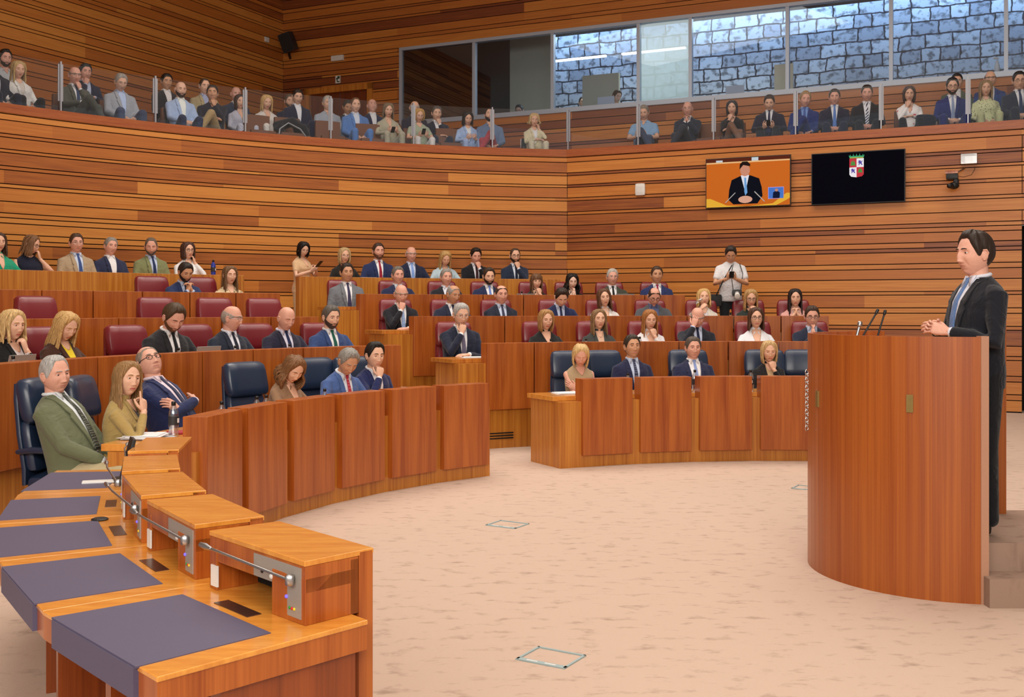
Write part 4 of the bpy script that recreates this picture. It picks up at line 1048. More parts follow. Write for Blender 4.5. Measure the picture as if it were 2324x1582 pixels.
# ------------------------------------------------------------------ chairs
def toC(p, off=0.): d = C-np.array(p[:2]); return atan2(-d[0], d[1])+rad(off)
def seat_at(x, k, off): R = ROW_R[k]+off; return pol(R, arc_at(x, R))
def make_chair(mat, label):
    t = thing('executive_chair', label, 'chair')
    top = lambda V: np.stack([V[:, 0]*(1-.10*np.clip(V[:, 2]/.2, 0, 1)**2), V[:, 1]-.04*np.clip(V[:, 2]/.2, -1, 1)+.35*V[:, 0]**2, V[:, 2]+0*V[:, 0]], -1)
    rbox((0, .02, .44), (.25, .25, .065), .055, 5, pin=lambda V: V+np.stack([0*V[:, 0], 0*V[:, 0], .018*np.cos(V[:, 0]*6)*(V[:, 2] > 0)], -1)).obj('seat', mat, t, smooth=True)
    rbox((0, -.245, .715), (.235, .050, .185), .045, 5, pin=top).obj('backrest', mat, t, smooth=True)
    rbox((0, -.262, 1.035), (.255, .070, .165), .068, 6, pin=top).obj('headrest', mat, t, smooth=True)
    rbox((0, -.305, .80), (.245, .022, .37), .02, 4, pin=top).obj('back_shell', mat, t, smooth=True)
    for s in (-1, 1):
        tube([(s*.26, -.27, .68), (s*.295, -.14, .70), (s*.305, .06, .70), (s*.30, .17, .665), (s*.29, .205, .57), (s*.275, .15, .44), (s*.255, .02, .40)], [.024, .030, .034, .033, .026, .024, .02], 10, flat=.8).obj('armrest', mat, t, smooth=True)
    g = lathe([(.03, .10), (.03, .38), (.09, .39)], 10)
    for i in range(5):
        a = 2*pi*i/5+.3; g.join(tube([(0, 0, .12), (.27*cos(a), .27*sin(a), .085)], [.026, .018], 8))
    g.obj('base', M_BLACK if mat is M_RED else plain('honey_wood', '#b9823f', .4), t, smooth=True)
    for i in range(5):
        a = 2*pi*i/5+.3; ellip((.28*cos(a), .28*sin(a), .032), (.03, .03, .032), 10, 8).obj('caster', M_BLACK, t, smooth=True)
    return t
blue0 = make_chair(M_BLUE, 'x'); red0 = make_chair(M_RED, 'x'); usedc = {}
def chair(x, k, label, off=1.13, rz=0., d=None):
    src = blue0 if k == 0 else red0
    o = src if src.name not in usedc else copy_tree(src); usedc[src.name] = 1
    p = seat_at(x, k, off); o.location = (*p, ROW_F[k]); o.rotation_euler = (0, 0, toC(p, rz))
    o['label'] = label; o['group'] = 'blue leather front row chairs' if k == 0 else 'red leather chairs of the upper rows'
    return o
def place(x, k, off): p = seat_at(x, k, off); return p
PEOPLE = []
def P(x, k, label, ch=None, off=1.0, dz=0., turn=0., **kw):
    fs = kw.get('sex') == 'f'; kw['s'] = kw.get('s', 1.)*((1.08 if k == 0 else 1.15) if fs else (1.03 if k == 0 else 1.10)); kw['seat_h'] = .43 if k == 0 else .42; kw['broad'] = kw.get('broad', 1.)*(1.06 if k else 1.)
    p = seat_at(x, k, off); q = kw.pop('q', 1 if k <= 1 else 0)
    o = person(label, (*p, ROW_F[k]+dz), toC(p, turn), q=q, **kw)
    if ch: chair(x, k, ch, off=off+.10+abs(kw.get('lean', 0) < 0)*.0, rz=turn)
    return o
NV, DN, BK, GY, BL = '#222b49', '#1b2033', '#17171c', '#5f6268', '#3a5182'
W_, LB = '#eef0f4', '#c3d2ee'
def pat_mat(name, base, dot, sc=90, kind='dots'):
    m, nt, b = nodes(name); tc = N(nt, 'ShaderNodeTexCoord')
    if kind == 'stripe':
        wv = N(nt, 'ShaderNodeTexWave', wave_type='BANDS', bands_direction='DIAGONAL'); wv.inputs['Scale'].default_value = sc; f = wv.outputs['Fac']
        nt.links.new(tc.outputs['Object'], wv.inputs['Vector']); lo, hi = .45, .55
    else:
        vo = N(nt, 'ShaderNodeTexVoronoi'); vo.inputs['Scale'].default_value = sc; vo.inputs['Randomness'].default_value = .15 if kind == 'dots' else 1.
        nt.links.new(tc.outputs['Object'], vo.inputs['Vector']); f = vo.outputs['Distance']; lo, hi = .22, .30
    rp = N(nt, 'ShaderNodeValToRGB'); e = rp.color_ramp.elements; e[0].position = lo; e[0].color = (*hexc(dot), 1); e[1].position = hi; e[1].color = (*hexc(base), 1)
    nt.links.new(f, rp.inputs[0]); nt.links.new(rp.outputs[0], b.inputs['Base Color']); b.inputs['Roughness'].default_value = .75; return m
# ---- front row, left block
bc = 'blue leather chair '
P(168, 0, 'grey haired man in olive green jacket and dotted tie, leaning back in the front row', bc+'of the man in the olive green jacket, nearest the camera', off=1.02, q=2, hair='recede', hc='#a9a7a4', c1='#6d7357', c2='#e4ecf2', c3=pat_mat('dotted_tie', '#2d3128', '#c9c9b8', 130), pose='lap', lean=-15, hp=4, hy=-24, fat=.75, sk='pink', lc='#c3b48e', s=1.03, broad=1.06, legs='sit', eyes=.7)
P(258, 0, 'woman with long light brown hair in camel blazer, finger raised to her lips', bc+'behind the woman in the camel blazer', off=.86, q=2, turn=14, sex='f', hair='long', hc='#8f6c44', top='blazer', c1='#b3995f', c2='#171b2e', collar=False, pose='pointr', lean=8, hp=-2, hy=-42, L=.24, lc='#20222c', s=1.0, sk='light')
P(398, 0, 'heavy man with glasses in navy suit, head thrown back and arms folded', None, off=1.18, q=2, turn=8, hair='thin', hc='#93877a', c1='#252e58', c2='#e9d6e2', c3='#2d3352', pose='fold', lean=-20, hp=-26, hy=-30, fat=1.0, glasses=True, sk='pink', s=1.08, eyes=.4, broad=1.08)
chair(600, 0, 'empty '+bc+'left of the curly haired woman in brown', off=1.05)
P(632, 0, 'woman with curly brown hair and light brown shirt, bent over writing', None, off=.88, q=2, turn=6, sex='f', hair='curly', hc='#7a5536', top='blouse', c1='#97765a', pose='write', lean=11, hp=34, hy=-22, L=.17, lc='#2a2420', eyes=0.)
chair(748, 0, bc+'behind the curly woman and the grey haired man in the blue suit', off=1.18)
P(757, 0, 'grey haired man in mid blue suit and red dotted tie, looking down', None, off=.92, q=2, hair='quiff', hc='#8d8a84', c1='#4a66a0', c2='#dfe8f6', c3=pat_mat('red_dot_tie', '#a81f3a', '#e8c8cc', 110), pose='desk', lean=14, hp=30, hy=-16, sk='tan', eyes=0.)
P(835, 0, 'dark haired man in navy suit, chin on his fist, ending the left front row', bc+'behind the dark haired man in navy, last of the left front row', off=.98, q=2, hair='quiff', hc='#1d1613', c1='#252d5c', c2='#f0f2f8', c3=None, pose='chinr', lean=8, hp=2, hy=-10, sk='light')
# ---- front row, right block
P(1310, 0, 'blonde woman in sleeveless beige dress looking down, front row', bc+'behind the blonde woman in the beige dress', turn=-4, q=1, sex='f', hair='bob', hc='#cfae78', top='dress', c1='#b39a78', pose='fold', lean=8, hp=24, hy=-14, L=.10, neckV=.08, eyes=0, sk='pink')
chair(1383, 0, bc+'empty, between the blonde woman and the man with the dotted tie')
P(1434, 0, 'dark haired man in navy suit and dotted navy tie, upright in the front row', None, q=1, hair='short', hc='#33291f', c1='#242848', c2=LB, c3=pat_mat('navy_dot_tie', '#1d2444', '#b9c0da', 120), pose='lap', hp=-6, sk='tan', s=1.03)
P(1574, 0, 'broad greying man in navy suit and light blue tie, centre of the right front row', bc+'behind the broad man with the light blue tie', q=1, hair='short', hc='#554a42', c1='#272c4b', c2='#f2f2f6', c3='#8fa3da', pose='lap', fat=.7, sk='pink', lean=-4, broad=1.05)
P(1744, 0, 'woman with blonde bob and black blazer, hand at her chin', bc+'behind the blonde woman in the black blazer', q=1, sex='f', hair='bob', hc='#c2a271', top='blazer', c1='#17171a', c2=pat_mat('leopard_top', '#c9ae84', '#3a2c20', 60, 'rnd'), collar=False, pose='chinl', hp=6, L=.11) if False else P(1744, 0, 'woman with blonde bob and black blazer, hand at her chin', bc+'behind the blonde woman in the black blazer', q=1, sex='f', hair='bob', hc='#c2a271', top='blazer', c1='#17171a', c2='#bfa27c', collar=False, pose='chinl', hp=6, L=.11)
chair(1832, 0, 'empty '+bc+'partly hidden by the lectern')
# ---- second row, left block
rc_ = 'red leather chair '
P(22, 1, 'blonde wavy haired woman in black top, hand to her mouth, at the left frame edge', None, sex='f', hair='long', hstyle='wavy', hc='#c9a873', top='blazer', c1='#141416', c2='#e9dede', collar=False, pose='chinl', hp=4, hy=-4, L=.11, off=.95)
P(137, 1, 'woman with long blonde hair, brown cardigan and yellow top, reading', rc_+'behind the woman in the brown cardigan', sex='f', hair='long', hc='#c59f68', top='blazer', c1='#45271b', c2='#ecd22c', collar=False, pose='desk', hp=26, hy=-6, L=.22, eyes=0, off=.95)
chair(322, 1, 'empty '+rc_+'right of the woman in the brown cardigan, second row')
P(368, 1, 'young bearded man in black suit looking down, second row', None, hair='quiff', hc='#4d3c2c', beard='#6b4a30', c1='#26262a', c2='#f2f2f4', c3='#121214', pose='desk', hp=30, hy=-12, lean=9, eyes=0, sk='pink', s=1.06, broad=1.05, off=.95)
chair(468, 1, 'empty '+rc_+'between the man in black and the bald smiling man')
P(515, 1, 'bald smiling man with thin glasses in dark suit, turned to his left', None, turn=4, hair='sides', hc='#9c8d82', c1='#252c3c', c2='#e6ebf8', c3='#1c2030', pose='desk', hy=28, hp=6, lean=3, glasses='thin', sk='pink')
chair(604, 1, 'empty '+rc_+'between the two bald men in dark suits')
P(642, 1, 'bald man in charcoal suit and navy tie looking down, second row', None, hair='bald', c1='#25253a', c2='#dcdcf0', c3='#1a2750', pose='desk', hp=20, eyes=0, sk='pink')
P(747, 1, 'bearded greying man in blue suit and green tie, second row', rc_+'behind the man with the green tie', hair='short', hc='#5c564f', beard='#4a3c34', c1='#33497a', c2=W_, c3='#17594d', pose='desk', hp=8)
# ---- second row, right block
P(1042, 1, 'grey haired man with glasses in navy suit, fist at his mouth, on the aisle', rc_+'on the aisle behind the man with his fist at his mouth', off=1.02, hair='short', hc='#aaa8a4', c1='#20273c', c2=W_, c3='#6d6880', pose='chinr', hp=10, glasses='thin', lean=3, fat=.3, turn=-6, s=1.04)
P(1237, 1, 'woman with honey brown bob in black cardigan, second row', rc_+'behind the woman in the black cardigan', sex='f', hair='bob', hc='#a67c4c', top='blouse', c1='#1c1e20', pose='desk', neckV=.14, collar=False, L=.11, hp=6)
P(1358, 1, 'young woman with long brown hair in dark grey blazer', rc_+'behind the young woman in the grey blazer', sex='f', hair='long', hc='#7e6140', top='blazer', c1='#3e4140', c2='#d8b49c', collar=False, pose='desk', hp=-4, L=.17)
P(1473, 1, 'woman with long auburn hair in white blouse, hand at her chin', rc_+'behind the auburn haired woman in white', sex='f', hair='long', hc='#a06a3a', top='blouse', c1='#e9e7ea', pose='chinl', hp=8, L=.20)
P(1580, 1, 'bald man in dark suit covering his brow with his hand', rc_+'behind the man covering his brow', hair='sides', hc='#8a8078', c1='#1f2430', c2='#c9d6f2', c3='#232a48', pose='browr', hp=22, eyes=0, sk='pink')
P(1715, 1, 'brown haired woman with glasses in a white shirt, second row', rc_+'behind the woman with glasses in the white shirt', sex='f', hair='long', hc='#4f3526', top='blouse', c1='#eef0f6', pose='desk', glasses=True, L=.12, s=1.03)
P(1842, 1, 'man with glasses in navy suit, hands joined at his mouth, beside the lectern edge', rc_+'behind the man with joined hands, beside the lectern', hair='short', hc='#3c2a20', c1='#232b40', c2=LB, c3=None, pose='pray', glasses=True, hp=8, sk='pink')
# ---- third row
chair(112, 2, 'empty '+rc_+'farthest left of the third row', off=.85)
chair(378, 2, 'empty '+rc_+'above the young man in the black suit', off=.85)
chair(508, 2, 'empty '+rc_+'above the gap left of the bald smiling man', off=.85)
chair(618, 2, 'empty '+rc_+'rightmost of the left block in the third row', off=.85)
P(908, 2, 'bald man in black suit and pale blue tie, fingers at his lips, on the aisle', rc_+'on the aisle in the third row', hair='sides', hc='#a89888', c1='#1d1d26', c2=W_, c3='#9db8e6', pose='chinr', hp=12, turn=-5, sk='pink')
P(1024, 2, 'tanned grey haired man in navy suit turned to his left, third row', rc_+'behind the tanned grey haired man', hair='thin', hc='#8f8a85', c1='#22283e', c2=W_, c3='#22283e', pose='desk', hy=18, hp=12, sk='tan', eyes=.4)
P(1136, 2, 'balding man with dark hair and folded arms, wrist watch showing, third row', rc_+'behind the man with folded arms', hair='thin', hc='#3c312a', c1='#23293a', c2='#c5d4ee', c3='#3a3f58', pose='fold', hp=4, sk='pink', fat=.4)
P(1266, 2, 'dark haired man in bright navy suit with bowed head, third row', rc_+'behind the man with bowed head', hair='quiff', hc='#33251d', c1='#222c54', c2=LB, c3='#2a3258', pose='desk', hp=34, eyes=0, lean=8)
P(1372, 2, 'brunette in white blouse tilting her head, third row', rc_+'behind the brunette in white', sex='f', hair='long', hc='#5d3d28', top='blouse', c1='#ece9e6', pose='desk', L=.18, roll=6, neckV=.16)
P(1482, 2, 'balding red faced man with glasses in grey suit, head bowed', rc_+'behind the man in the grey suit with bowed head', hair='thin', hc='#3a2c24', c1='#54585e', c2='#5a6690', c3=None, pose='desk', hp=30, glasses=True, sk='pink', fat=.6, eyes=0)
P(1597, 2, 'blonde woman in cream jacket drinking from a small bottle', rc_+'behind the woman drinking', sex='f', hair='long', hstyle='wavy', hc='#c9a468', top='blazer', c1='#e5dfd4', c2='#e9e6ea', collar=False, pose='drink', hp=-8, L=.10)
P(1703, 2, 'blonde woman with glasses in dark green top, hand over her mouth', rc_+'behind the woman in dark green', sex='f', hair='long', hc='#b08a58', top='blouse', c1='#2a3532', pose='chinl', hp=12, glasses=True, L=.15, collar=False, neckV=.06)
P(1804, 2, 'woman with long black hair in pink cardigan, hands under her chin', rc_+'behind the woman in pink', sex='f', hair='long', hc='#251a18', top='blazer', c1='#e2a9a0', c2='#ead6d0', collar=False, pose='clasp', hp=4, L=.24)
# ---- fourth row
chair(362, 3, 'empty '+rc_+'left of the man with clasped hands, fourth row', off=.95)
P(410, 3, 'dark haired man in blue suit with clasped hands before his mouth', None, hair='short', hc='#2b2320', beard='#2b2320', c1='#2a3963', c2=LB, c3='#1c2233', pose='clasp', hp=20, lean=8, sk='tan')
chair(470, 3, 'empty '+rc_+'between the man with clasped hands and the woman in leopard print', off=.95)
P(520, 3, 'brown haired woman in leopard print top, fourth row', None, sex='f', hair='long', hc='#6e5136', top='blouse', c1='#c9ae86', pattern=pat_mat('leopard_print', '#d6be98', '#2e241c', 26, 'rnd'), pose='desk', L=.20, hp=2, eyes=0, neckV=.10, collar=False)
P(786, 3, 'dark haired man in mid grey suit and patterned tie, on the aisle', rc_+'behind the man in the mid grey suit', hair='short', hc='#2c221c', c1='#74787f', c2=W_, c3='#3d3a58', pose='lap', sk='tan', fat=.3, s=1.04, turn=-4)
P(902, 3, 'greying man in navy suit without tie, fourth row', rc_+'behind the greying man without tie', hair='short', hc='#6d675f', c1='#232c4e', c2='#dfe6f2', c3=None, pose='desk', fat=.5, sk='pink')
P(1012, 3, 'frowning grey haired man in black suit, fourth row', rc_+'behind the frowning grey haired man', hair='short', hc='#8d8882', c1='#22232c', c2='#e3e7f4', c3=None, pose='desk', fat=.8, sk='pink', s=.97)
P(1108, 3, 'young bearded man in navy suit and blue tie, fourth row', rc_+'behind the young bearded man', hair='quiff', hc='#3a2b22', beard='#3a2b22', c1='#232d50', c2=W_, c3='#6f8ad0', pose='desk', hp=8)
P(1216, 3, 'woman with long chestnut hair covering her mouth with her hand', rc_+'behind the woman covering her mouth', sex='f', hair='fringe', hc='#6b4b33', top='blouse', c1='#22251f', pose='chinl', L=.20, hp=8, s=.96)
P(1297, 3, 'woman with voluminous black hair holding a tissue to her nose', rc_+'behind the woman with the tissue', sex='f', hair='curly', hc='#17120f', top='blouse', c1='#17181a', pose='pray', L=.20, hp=14, sk='pale', s=.97)
P(1389, 3, 'white haired man with glasses in grey green suit, fourth row', rc_+'behind the white haired man', hair='short', hc='#b5b1a9', c1='#454a3e', c2=W_, c3='#1b1b1e', pose='desk', glasses='thin', sk='pink')
P(1490, 3, 'brown haired man in royal blue suit and dark red tie, end of the fourth row', rc_+'behind the man in the royal blue suit', hair='short', hc='#4a3729', c1='#2a3664', c2=W_, c3='#93304e', pose='lap', sk='tan', s=1.05)
# ---- fifth row
P(-6, 4, 'person in emerald green top cut off by the frame edge', None, sex='f', hair='long', hc='#4a3426', top='blouse', c1='#1fa27c', pose='desk', off=.8, L=.15)
P(64, 4, 'woman with brown hair and black glasses in sleeveless navy top', None, sex='f', hair='long', hc='#7d5a3e', top='dress', c1='#1a1e33', pose='cheekl', hy=36, hp=16, L=.13, glasses=True, off=.8, neckV=.03)
P(172, 4, 'brown haired man with glasses in beige suit and blue tie', None, hair='short', hc='#4a3324', c1='#b49f82', c2='#cfdcf2', c3='#3c5590', pose='lap', hy=-8, glasses='thin', sk='pink', off=.85, fat=.4)
P(252, 4, 'short grey haired man in navy jacket and open white shirt, top left row', None, hair='short', hc='#8b8781', c1='#2c3350', c2='#f2f3f5', c3=None, pose='lap', lean=-6, roll=-6, sk='pink', off=.85, s=.97)
P(342, 4, 'bearded man in pale green jacket, eyes closed', None, hair='recede', hc='#6b5e52', beard='#5d5650', c1='#83885f', c2=LB, c3='#27365e', pose='lap', hy=-20, hp=14, eyes=0, sk='pink', off=.85)
P(425, 4, 'woman with glasses in white jacket, fingers on her cheek', None, sex='f', hair='bob', hc='#4a3026', top='blazer', c1='#f0f0f2', c2='#f6f6f6', collar=False, pose='cheekl', glasses=True, off=.85, L=.12, hy=4)
P(780, 4, 'blonde woman with glasses in black shirt, upper row', None, sex='f', hair='bob', hc='#b79c70', top='blouse', c1='#22201f', pose='desk', glasses='thin', L=.13, hp=6, off=.95)
P(858, 4, 'tall goateed man in navy suit and crimson tie, upper row', None, hair='short', hc='#3f2c22', beard='#6b4a38', c1='#27335c', c2=W_, c3='#9a2338', pose='desk', off=.95, s=1.05, sk='pink')
P(932, 4, 'bald man with glasses in dark navy suit and sky blue tie, upper row', None, hair='sides', hc='#b0a79c', c1='#202742', c2='#c9d8f4', c3='#7fa3e4', pose='desk', glasses='thin', off=.95, sk='pink', hp=4)
P(1008, 4, 'woman with long blonde hair in pale blue jacket, looking down', None, sex='f', hair='long', hc='#b8945e', top='blazer', c1='#b7cfda', c2='#d7b09a', collar=False, pose='desk', hp=28, L=.20, off=.95, eyes=0)
P(1078, 4, 'black haired man in black suit resting his face on his hand', None, hair='quiff', hc='#1c1512', c1='#1a1b22', c2='#e2e6ef', c3='#3b2028', pose='chinl', hp=18, off=.95, sk='pink', eyes=0)
P(1168, 4, 'bearded man with glasses in dark blue suit, hand at chin, ending the top row', None, hair='recede', hc='#4a382b', beard='#33261e', c1='#253148', c2='#dbe6f6', c3='#1c2438', pose='chinl', glasses=True, off=.95, hp=4)
# ---- standing people
p = seat_at(684, 4, .25); sw = person('black haired woman in beige wrap dress standing with a phone by the wall', (*p, 1.12), toC(p, 26), s=1.04, sex='f', hair='bob', hc='#15100f', top='tee', c1='#d9b48c', lc='#c9a680', pose='stand_phone', legs='stand', hp=24, L=.10, neckV=.16, hy=-20, shoes='#2a2522')
s_ = (1658-CX)/F_PX; ph = np.array([s_*17.0, 17.0])
person('photographer in white T-shirt standing at the right wall, looking at his phone', (*ph, .98), toC(ph, -6), hair='quiff', hc='#2b2320', top='tee', c1='#e6e6ea', lc='#26272c', pose='stand_phone', legs='stand', hp=32, sk='tan', neckV=.02, shoes='#202020', eyes=0, s=.99, broad=1.05)
spk = person('speaker in black suit and blue tie standing at the lectern, hands meeting', (2.865, 6.56, .33), rad(97), hair='quiff', hc='#2e221b', q=2, c1='#1a1c25', c2='#e2e4f2', c3='#5f7cae', pose='speak', legs='stand', hp=0, hy=5, s=1.045, broad=1.06, sk='pink', shoes='#101010', lc='#15161b', eyes=.75, fat=.15)
# ---- gallery
def make_gseat(folded):
    t = thing('gallery_seat', 'x', 'seat')
    rbox((0, -.27, .66), (.245, .05, .33), .02, 3).obj('backrest', M_BROWNF, t)
    for s in (-1, 1): rbox((s*.29, .02, .33), (.042, .27, .32), .035, 4, pin=lambda V: V-np.stack([0*V[:, 0], 0*V[:, 0], .16*np.clip(V[:, 1]/.27, 0, 1)**3*(V[:, 2] > 0)], -1)).obj('armrest', M_BROWNF, t)
    if folded: rbox((0, .12, .42), (.235, .055, .23), .02, 3).obj('folded_seat', M_BROWNF, t)
    else: rbox((0, .03, .38), (.235, .24, .065), .03, 3).obj('seat', M_BROWNF, t)
    return t
gs = {0: make_gseat(0), 1: make_gseat(1)}; ug = {}
def gseat(p, rz, label, fold=0, z=GF):
    o = gs[fold] if fold not in ug else copy_tree(gs[fold]); ug[fold] = 1
    o.location = (*p, z); o.rotation_euler = (0, 0, rz); o['label'] = label; o['group'] = 'brown upholstered gallery seats'; return o
bs = 'brown gallery seat '
def gal(kw):
    kw.setdefault('pose', 'lap'); kw.setdefault('hp', 10); kw.setdefault('lean', -8); kw.setdefault('knee', .60); kw['s'] = kw.get('s', 1.)*(1.17 if kw.get('sex') == 'f' else 1.13); kw['seat_h'] = .41; kw['broad'] = 1.04
def PG(x, label, seat=True, R=14.9, z=GF, turn=0., **kw):
    p = pol(R, arc_at(x, R)); gal(kw)
    person(label, (*p, z), toC(p, turn), **kw)
    if seat: gseat(pol(R+.12, arc_at(x, R)), toC(p, turn), bs+'under the '+label[:60].split(',')[0].split(' in ')[0]+(' in '+label.split(' in ')[1].split(',')[0] if ' in ' in label else ''), 0, z)
def fold_seat(x, label, R=14.82, z=GF):
    p = pol(R, arc_at(x, R)); gseat(p, toC(p), label, 1, z)
JN = '#3b4a6b'
PG(-12, 'person in dark suit mostly outside the frame, far left of the gallery', c1=DN, c2=W_, c3=None, legs='sit')
PG(44, 'blonde woman in white blazer and black trousers, gallery front row', sex='f', hair='long', hc='#b79a66', top='blazer', c1='#eceae4', c2='#d9d2c8', collar=False, lc='#17171a', L=.16, shoes='#17171a')
PG(172, 'balding man in dark grey suit with crossed legs, hand at his mouth', hair='sides', hc='#8a7a68', c1='#55584f', c2=W_, c3='#3a4a6a', pose='chinl', legs='crossr', shoes='#15120f', glasses='thin', sk='pink', lc='#4c4f48')
PG(275, 'grey haired man in light grey blazer and jeans, looking down', hair='short', hc='#9a948c', c1='#a4a9b2', c2='#b9cdf0', c3=None, lc='#46526f', hp=24, legs='wide', shoes='#2a2520', glasses='thin', fat=.5)
PG(412, 'bald bearded man in pale blue blazer, hands folded', hair='bald', beard='#2b2019', c1='#a9bfe2', c2='#eef3ee', c3=None, lc='#2b3552', pose='clasplap', shoes='#e8e4dc')
PG(482, 'man in dark navy shirt and khaki trousers with crossed legs', hair='short', hc='#241b16', top='shirt', c1='#20222f', lc='#b39a6c', pose='chinl', legs='crossl', shoes='#b9b096', sk='tan', turn=-18, fat=.4, hp=0)
fold_seat(592, 'empty folded '+bs+'right of the man in khaki trousers')
fold_seat(660, 'folded '+bs+'under the dark draped coat')
PG(606, 'blonde woman with hairband in white flowered top, second gallery row', False, R=15.5, z=GF+.12, sex='f', hair='long', hc='#c9a56c', top='blouse', c1='#e2ddd6', L=.13, hp=20, eyes=0)
PG(676, 'dark haired man in navy suit and open shirt, behind the draped coat', False, R=15.75, z=GF+.28, hair='short', hc='#33271f', c1='#1f2440', c2='#eceff6', c3=None, hp=20)
PG(659, 'bearded man half hidden behind the man with the draped coat', False, R=16.4, z=GF+.30, hair='short', hc='#5b4a3a', beard='#5b4a3a', c1='#27304e', c2=W_, c3=None)
fold_seat(752, 'folded '+bs+'in front of the grey haired man in the pale shirt')
PG(745, 'grey haired man in pale grey shirt behind a folded seat', False, R=15.75, z=GF+.2, hair='short', hc='#a9a59d', top='shirt', c1='#a9b2bf')
PG(726, 'red haired woman in white and black top, back of the gallery', False, R=16.5, z=GF+.05, sex='f', hair='bob', hc='#9a5a32', top='blouse', c1='#d8d3d0', L=.13, s=.98)
PG(790, 'dark haired man in dark jacket by the gallery door', False, R=16.4, z=GF+.28, hair='short', hc='#33302c', c1='#2a2d33', c2=W_, c3=None, hp=20, sk='tan')
PG(808, 'man in bright blue blazer with badge cord, gallery', False, R=15.2, z=GF+.1, hair='recede', hc='#6a4d38', c1='#5b84c2', c2='#d3def0', c3=None)
PG(847, 'bald man in navy suit looking up, back of the gallery', False, R=15.9, z=GF+.25, hair='bald', c1='#242e50', c2=W_, c3=None, hp=-10, sk='pink')
fold_seat(842, 'folded '+bs+'in front of the man in the bright blue blazer')
PG(882, 'woman with ash brown hair in pale floral blouse holding papers', True, R=15.1, z=GF+.08, sex='f', hair='long', hc='#7b664e', top='blouse', c1='#b9b49c', L=.12, pose='phone', hp=16)
PG(952, 'woman with short curly blond hair and white trousers using a phone', True, sex='f', hair='bob', hc='#b98f4f', top='tee', c1='#a9b39a', lc='#ece9e4', pose='phone', glasses='thin', L=.06, hp=20, shoes='#d8d0c8', s=.97)
PG(942, 'white haired man behind the woman in white trousers', False, R=15.7, z=GF+.22, hair='sides', hc='#cfcac2', c1='#2a2a3c', c2='#c9c9d8', c3=None)
PG(992, 'grey haired man in dark suit, hand before his mouth, gallery', False, R=15.4, z=GF+.08, hair='short', hc='#57504a', c1='#262b3e', c2=W_, c3=None, pose='chinl', hp=12)
fold_seat(1022, 'folded '+bs+'between the two women using phones')
PG(1062, 'dark haired woman in pale blue jacket, reading', True, R=14.95, sex='f', hair='long', hc='#1e1715', top='blazer', c1='#a9c2ea', c2='#e9eef2', collar=False, lc='#a9bfe6', hp=24, L=.10, pose='phone', eyes=0, s=.98)
PG(1112, 'bearded man in blue shirt and salmon red trousers, legs crossed', True, hair='recede', hc='#2e241d', beard='#241b16', top='shirt', c1='#6a7f9f', lc='#b4474f', legs='crossl', shoes='#3a2822', hp=-6, turn=-8)
PG(1213, 'curly blond woman in cream cardigan, hand at her cheek', False, sex='f', hair='curly', hc='#c7a978', top='blazer', c1='#e2d8b4', c2='#eef1f4', collar=False, lc='#e2d9ba', L=.05, pose='cheekl', shoes='#d8cba8', s=.98)
PG(14, 'dark haired young man in light shirt, second gallery row, far left', False, R=15.8, z=GF+.30, hair='quiff', hc='#1c1512', beard='#2a201a', top='shirt', c1='#c3cad0', sk='pink')
PG(196, 'dark haired man in navy suit behind the balding man, hand at his face', False, R=15.8, z=GF+.28, hair='short', hc='#3a3c3e', c1='#222842', c2='#c6d2ec', c3=None, pose='chinr', sk='pink')
PG(380, 'dark haired man in black jacket behind the bearded bald man', False, R=15.7, z=GF+.28, hair='short', hc='#241c17', c1='#23252c', c2='#e9e6e6', c3=None, sk='tan')
PG(466, 'man in sand coloured jacket behind the man in khaki trousers', False, R=15.7, z=GF+.28, hair='recede', hc='#4b3b30', c1='#b2a27c', c2='#aab4d6', c3=None)
PG(537, 'bald man in grey suit, second gallery row', False, R=16.1, z=GF+.28, hair='bald', c1='#32405a', c2=W_, c3=None, sk='pink')
PG(546, 'brown haired woman in pale top, second gallery row', False, R=15.55, z=GF+.1, sex='f', hair='bob', hc='#3f2a22', top='blouse', c1='#c3c6d6', L=.12, s=.98)
def PW(x, label, seat='g', off=.92, z=GF, turn=0., **kw):
    p = wall_at(x, off); rz = atan2(WN[0], -WN[1])+rad(turn)+rad(8); gal(kw)
    person(label, (*p, z), rz, **kw)
    if seat == 'g': gseat(wall_at(x, off+.12), rz, bs+'under the '+label.split(',')[0], 0, z)
    if seat == 'm': mchair(wall_at(x, off+.05), rz, 'chrome framed chair under the '+label.split(',')[0].replace(' at the right frame edge', ''), z)
def mchair(p, rz, label, z):
    t = thing('tube_chair', label, 'chair', (*p, z), rz, 'chrome framed chairs in the gallery')
    rbox((0, 0, .44), (.22, .21, .02), .018, 3).obj('seat', M_BLACK, t); rbox((0, -.23, .72), (.21, .02, .14), .018, 3).obj('backrest', M_BLACK, t)
    for s in (-1, 1):
        tube([(s*.24, .22, .012), (s*.24, .20, .44), (s*.24, .18, .62), (s*.24, -.16, .64), (s*.24, -.22, .62)], .011, 8).obj('front_leg', M_METAL, t, smooth=True)
        tube([(s*.24, -.26, .012), (s*.24, -.22, .44), (s*.22, -.25, .84)], .011, 8).obj('rear_leg', M_METAL, t, smooth=True)
mchair(pol(14.86, arc_at(1213, 14.8)), toC(pol(14.8, arc_at(1213, 14.8))), 'chrome framed chair under the curly blond woman in cream', GF)
PW(1461, 'man in light blue short sleeved shirt and jeans, legs crossed', hair='short', hc='#8d8274', top='polo', c1='#8fb6dc', lc='#4c5870', legs='crossr', pose='phone', hp=22, shoes='#8a8a8a')
PW(1560, 'bald man in dark suit with crossed legs, fingers steepled', hair='bald', c1='#2a3444', c2=W_, c3='#2a3444', legs='crossl', pose='clasp', glasses='thin', shoes='#141414', sk='pink', lc='#3a3e48')
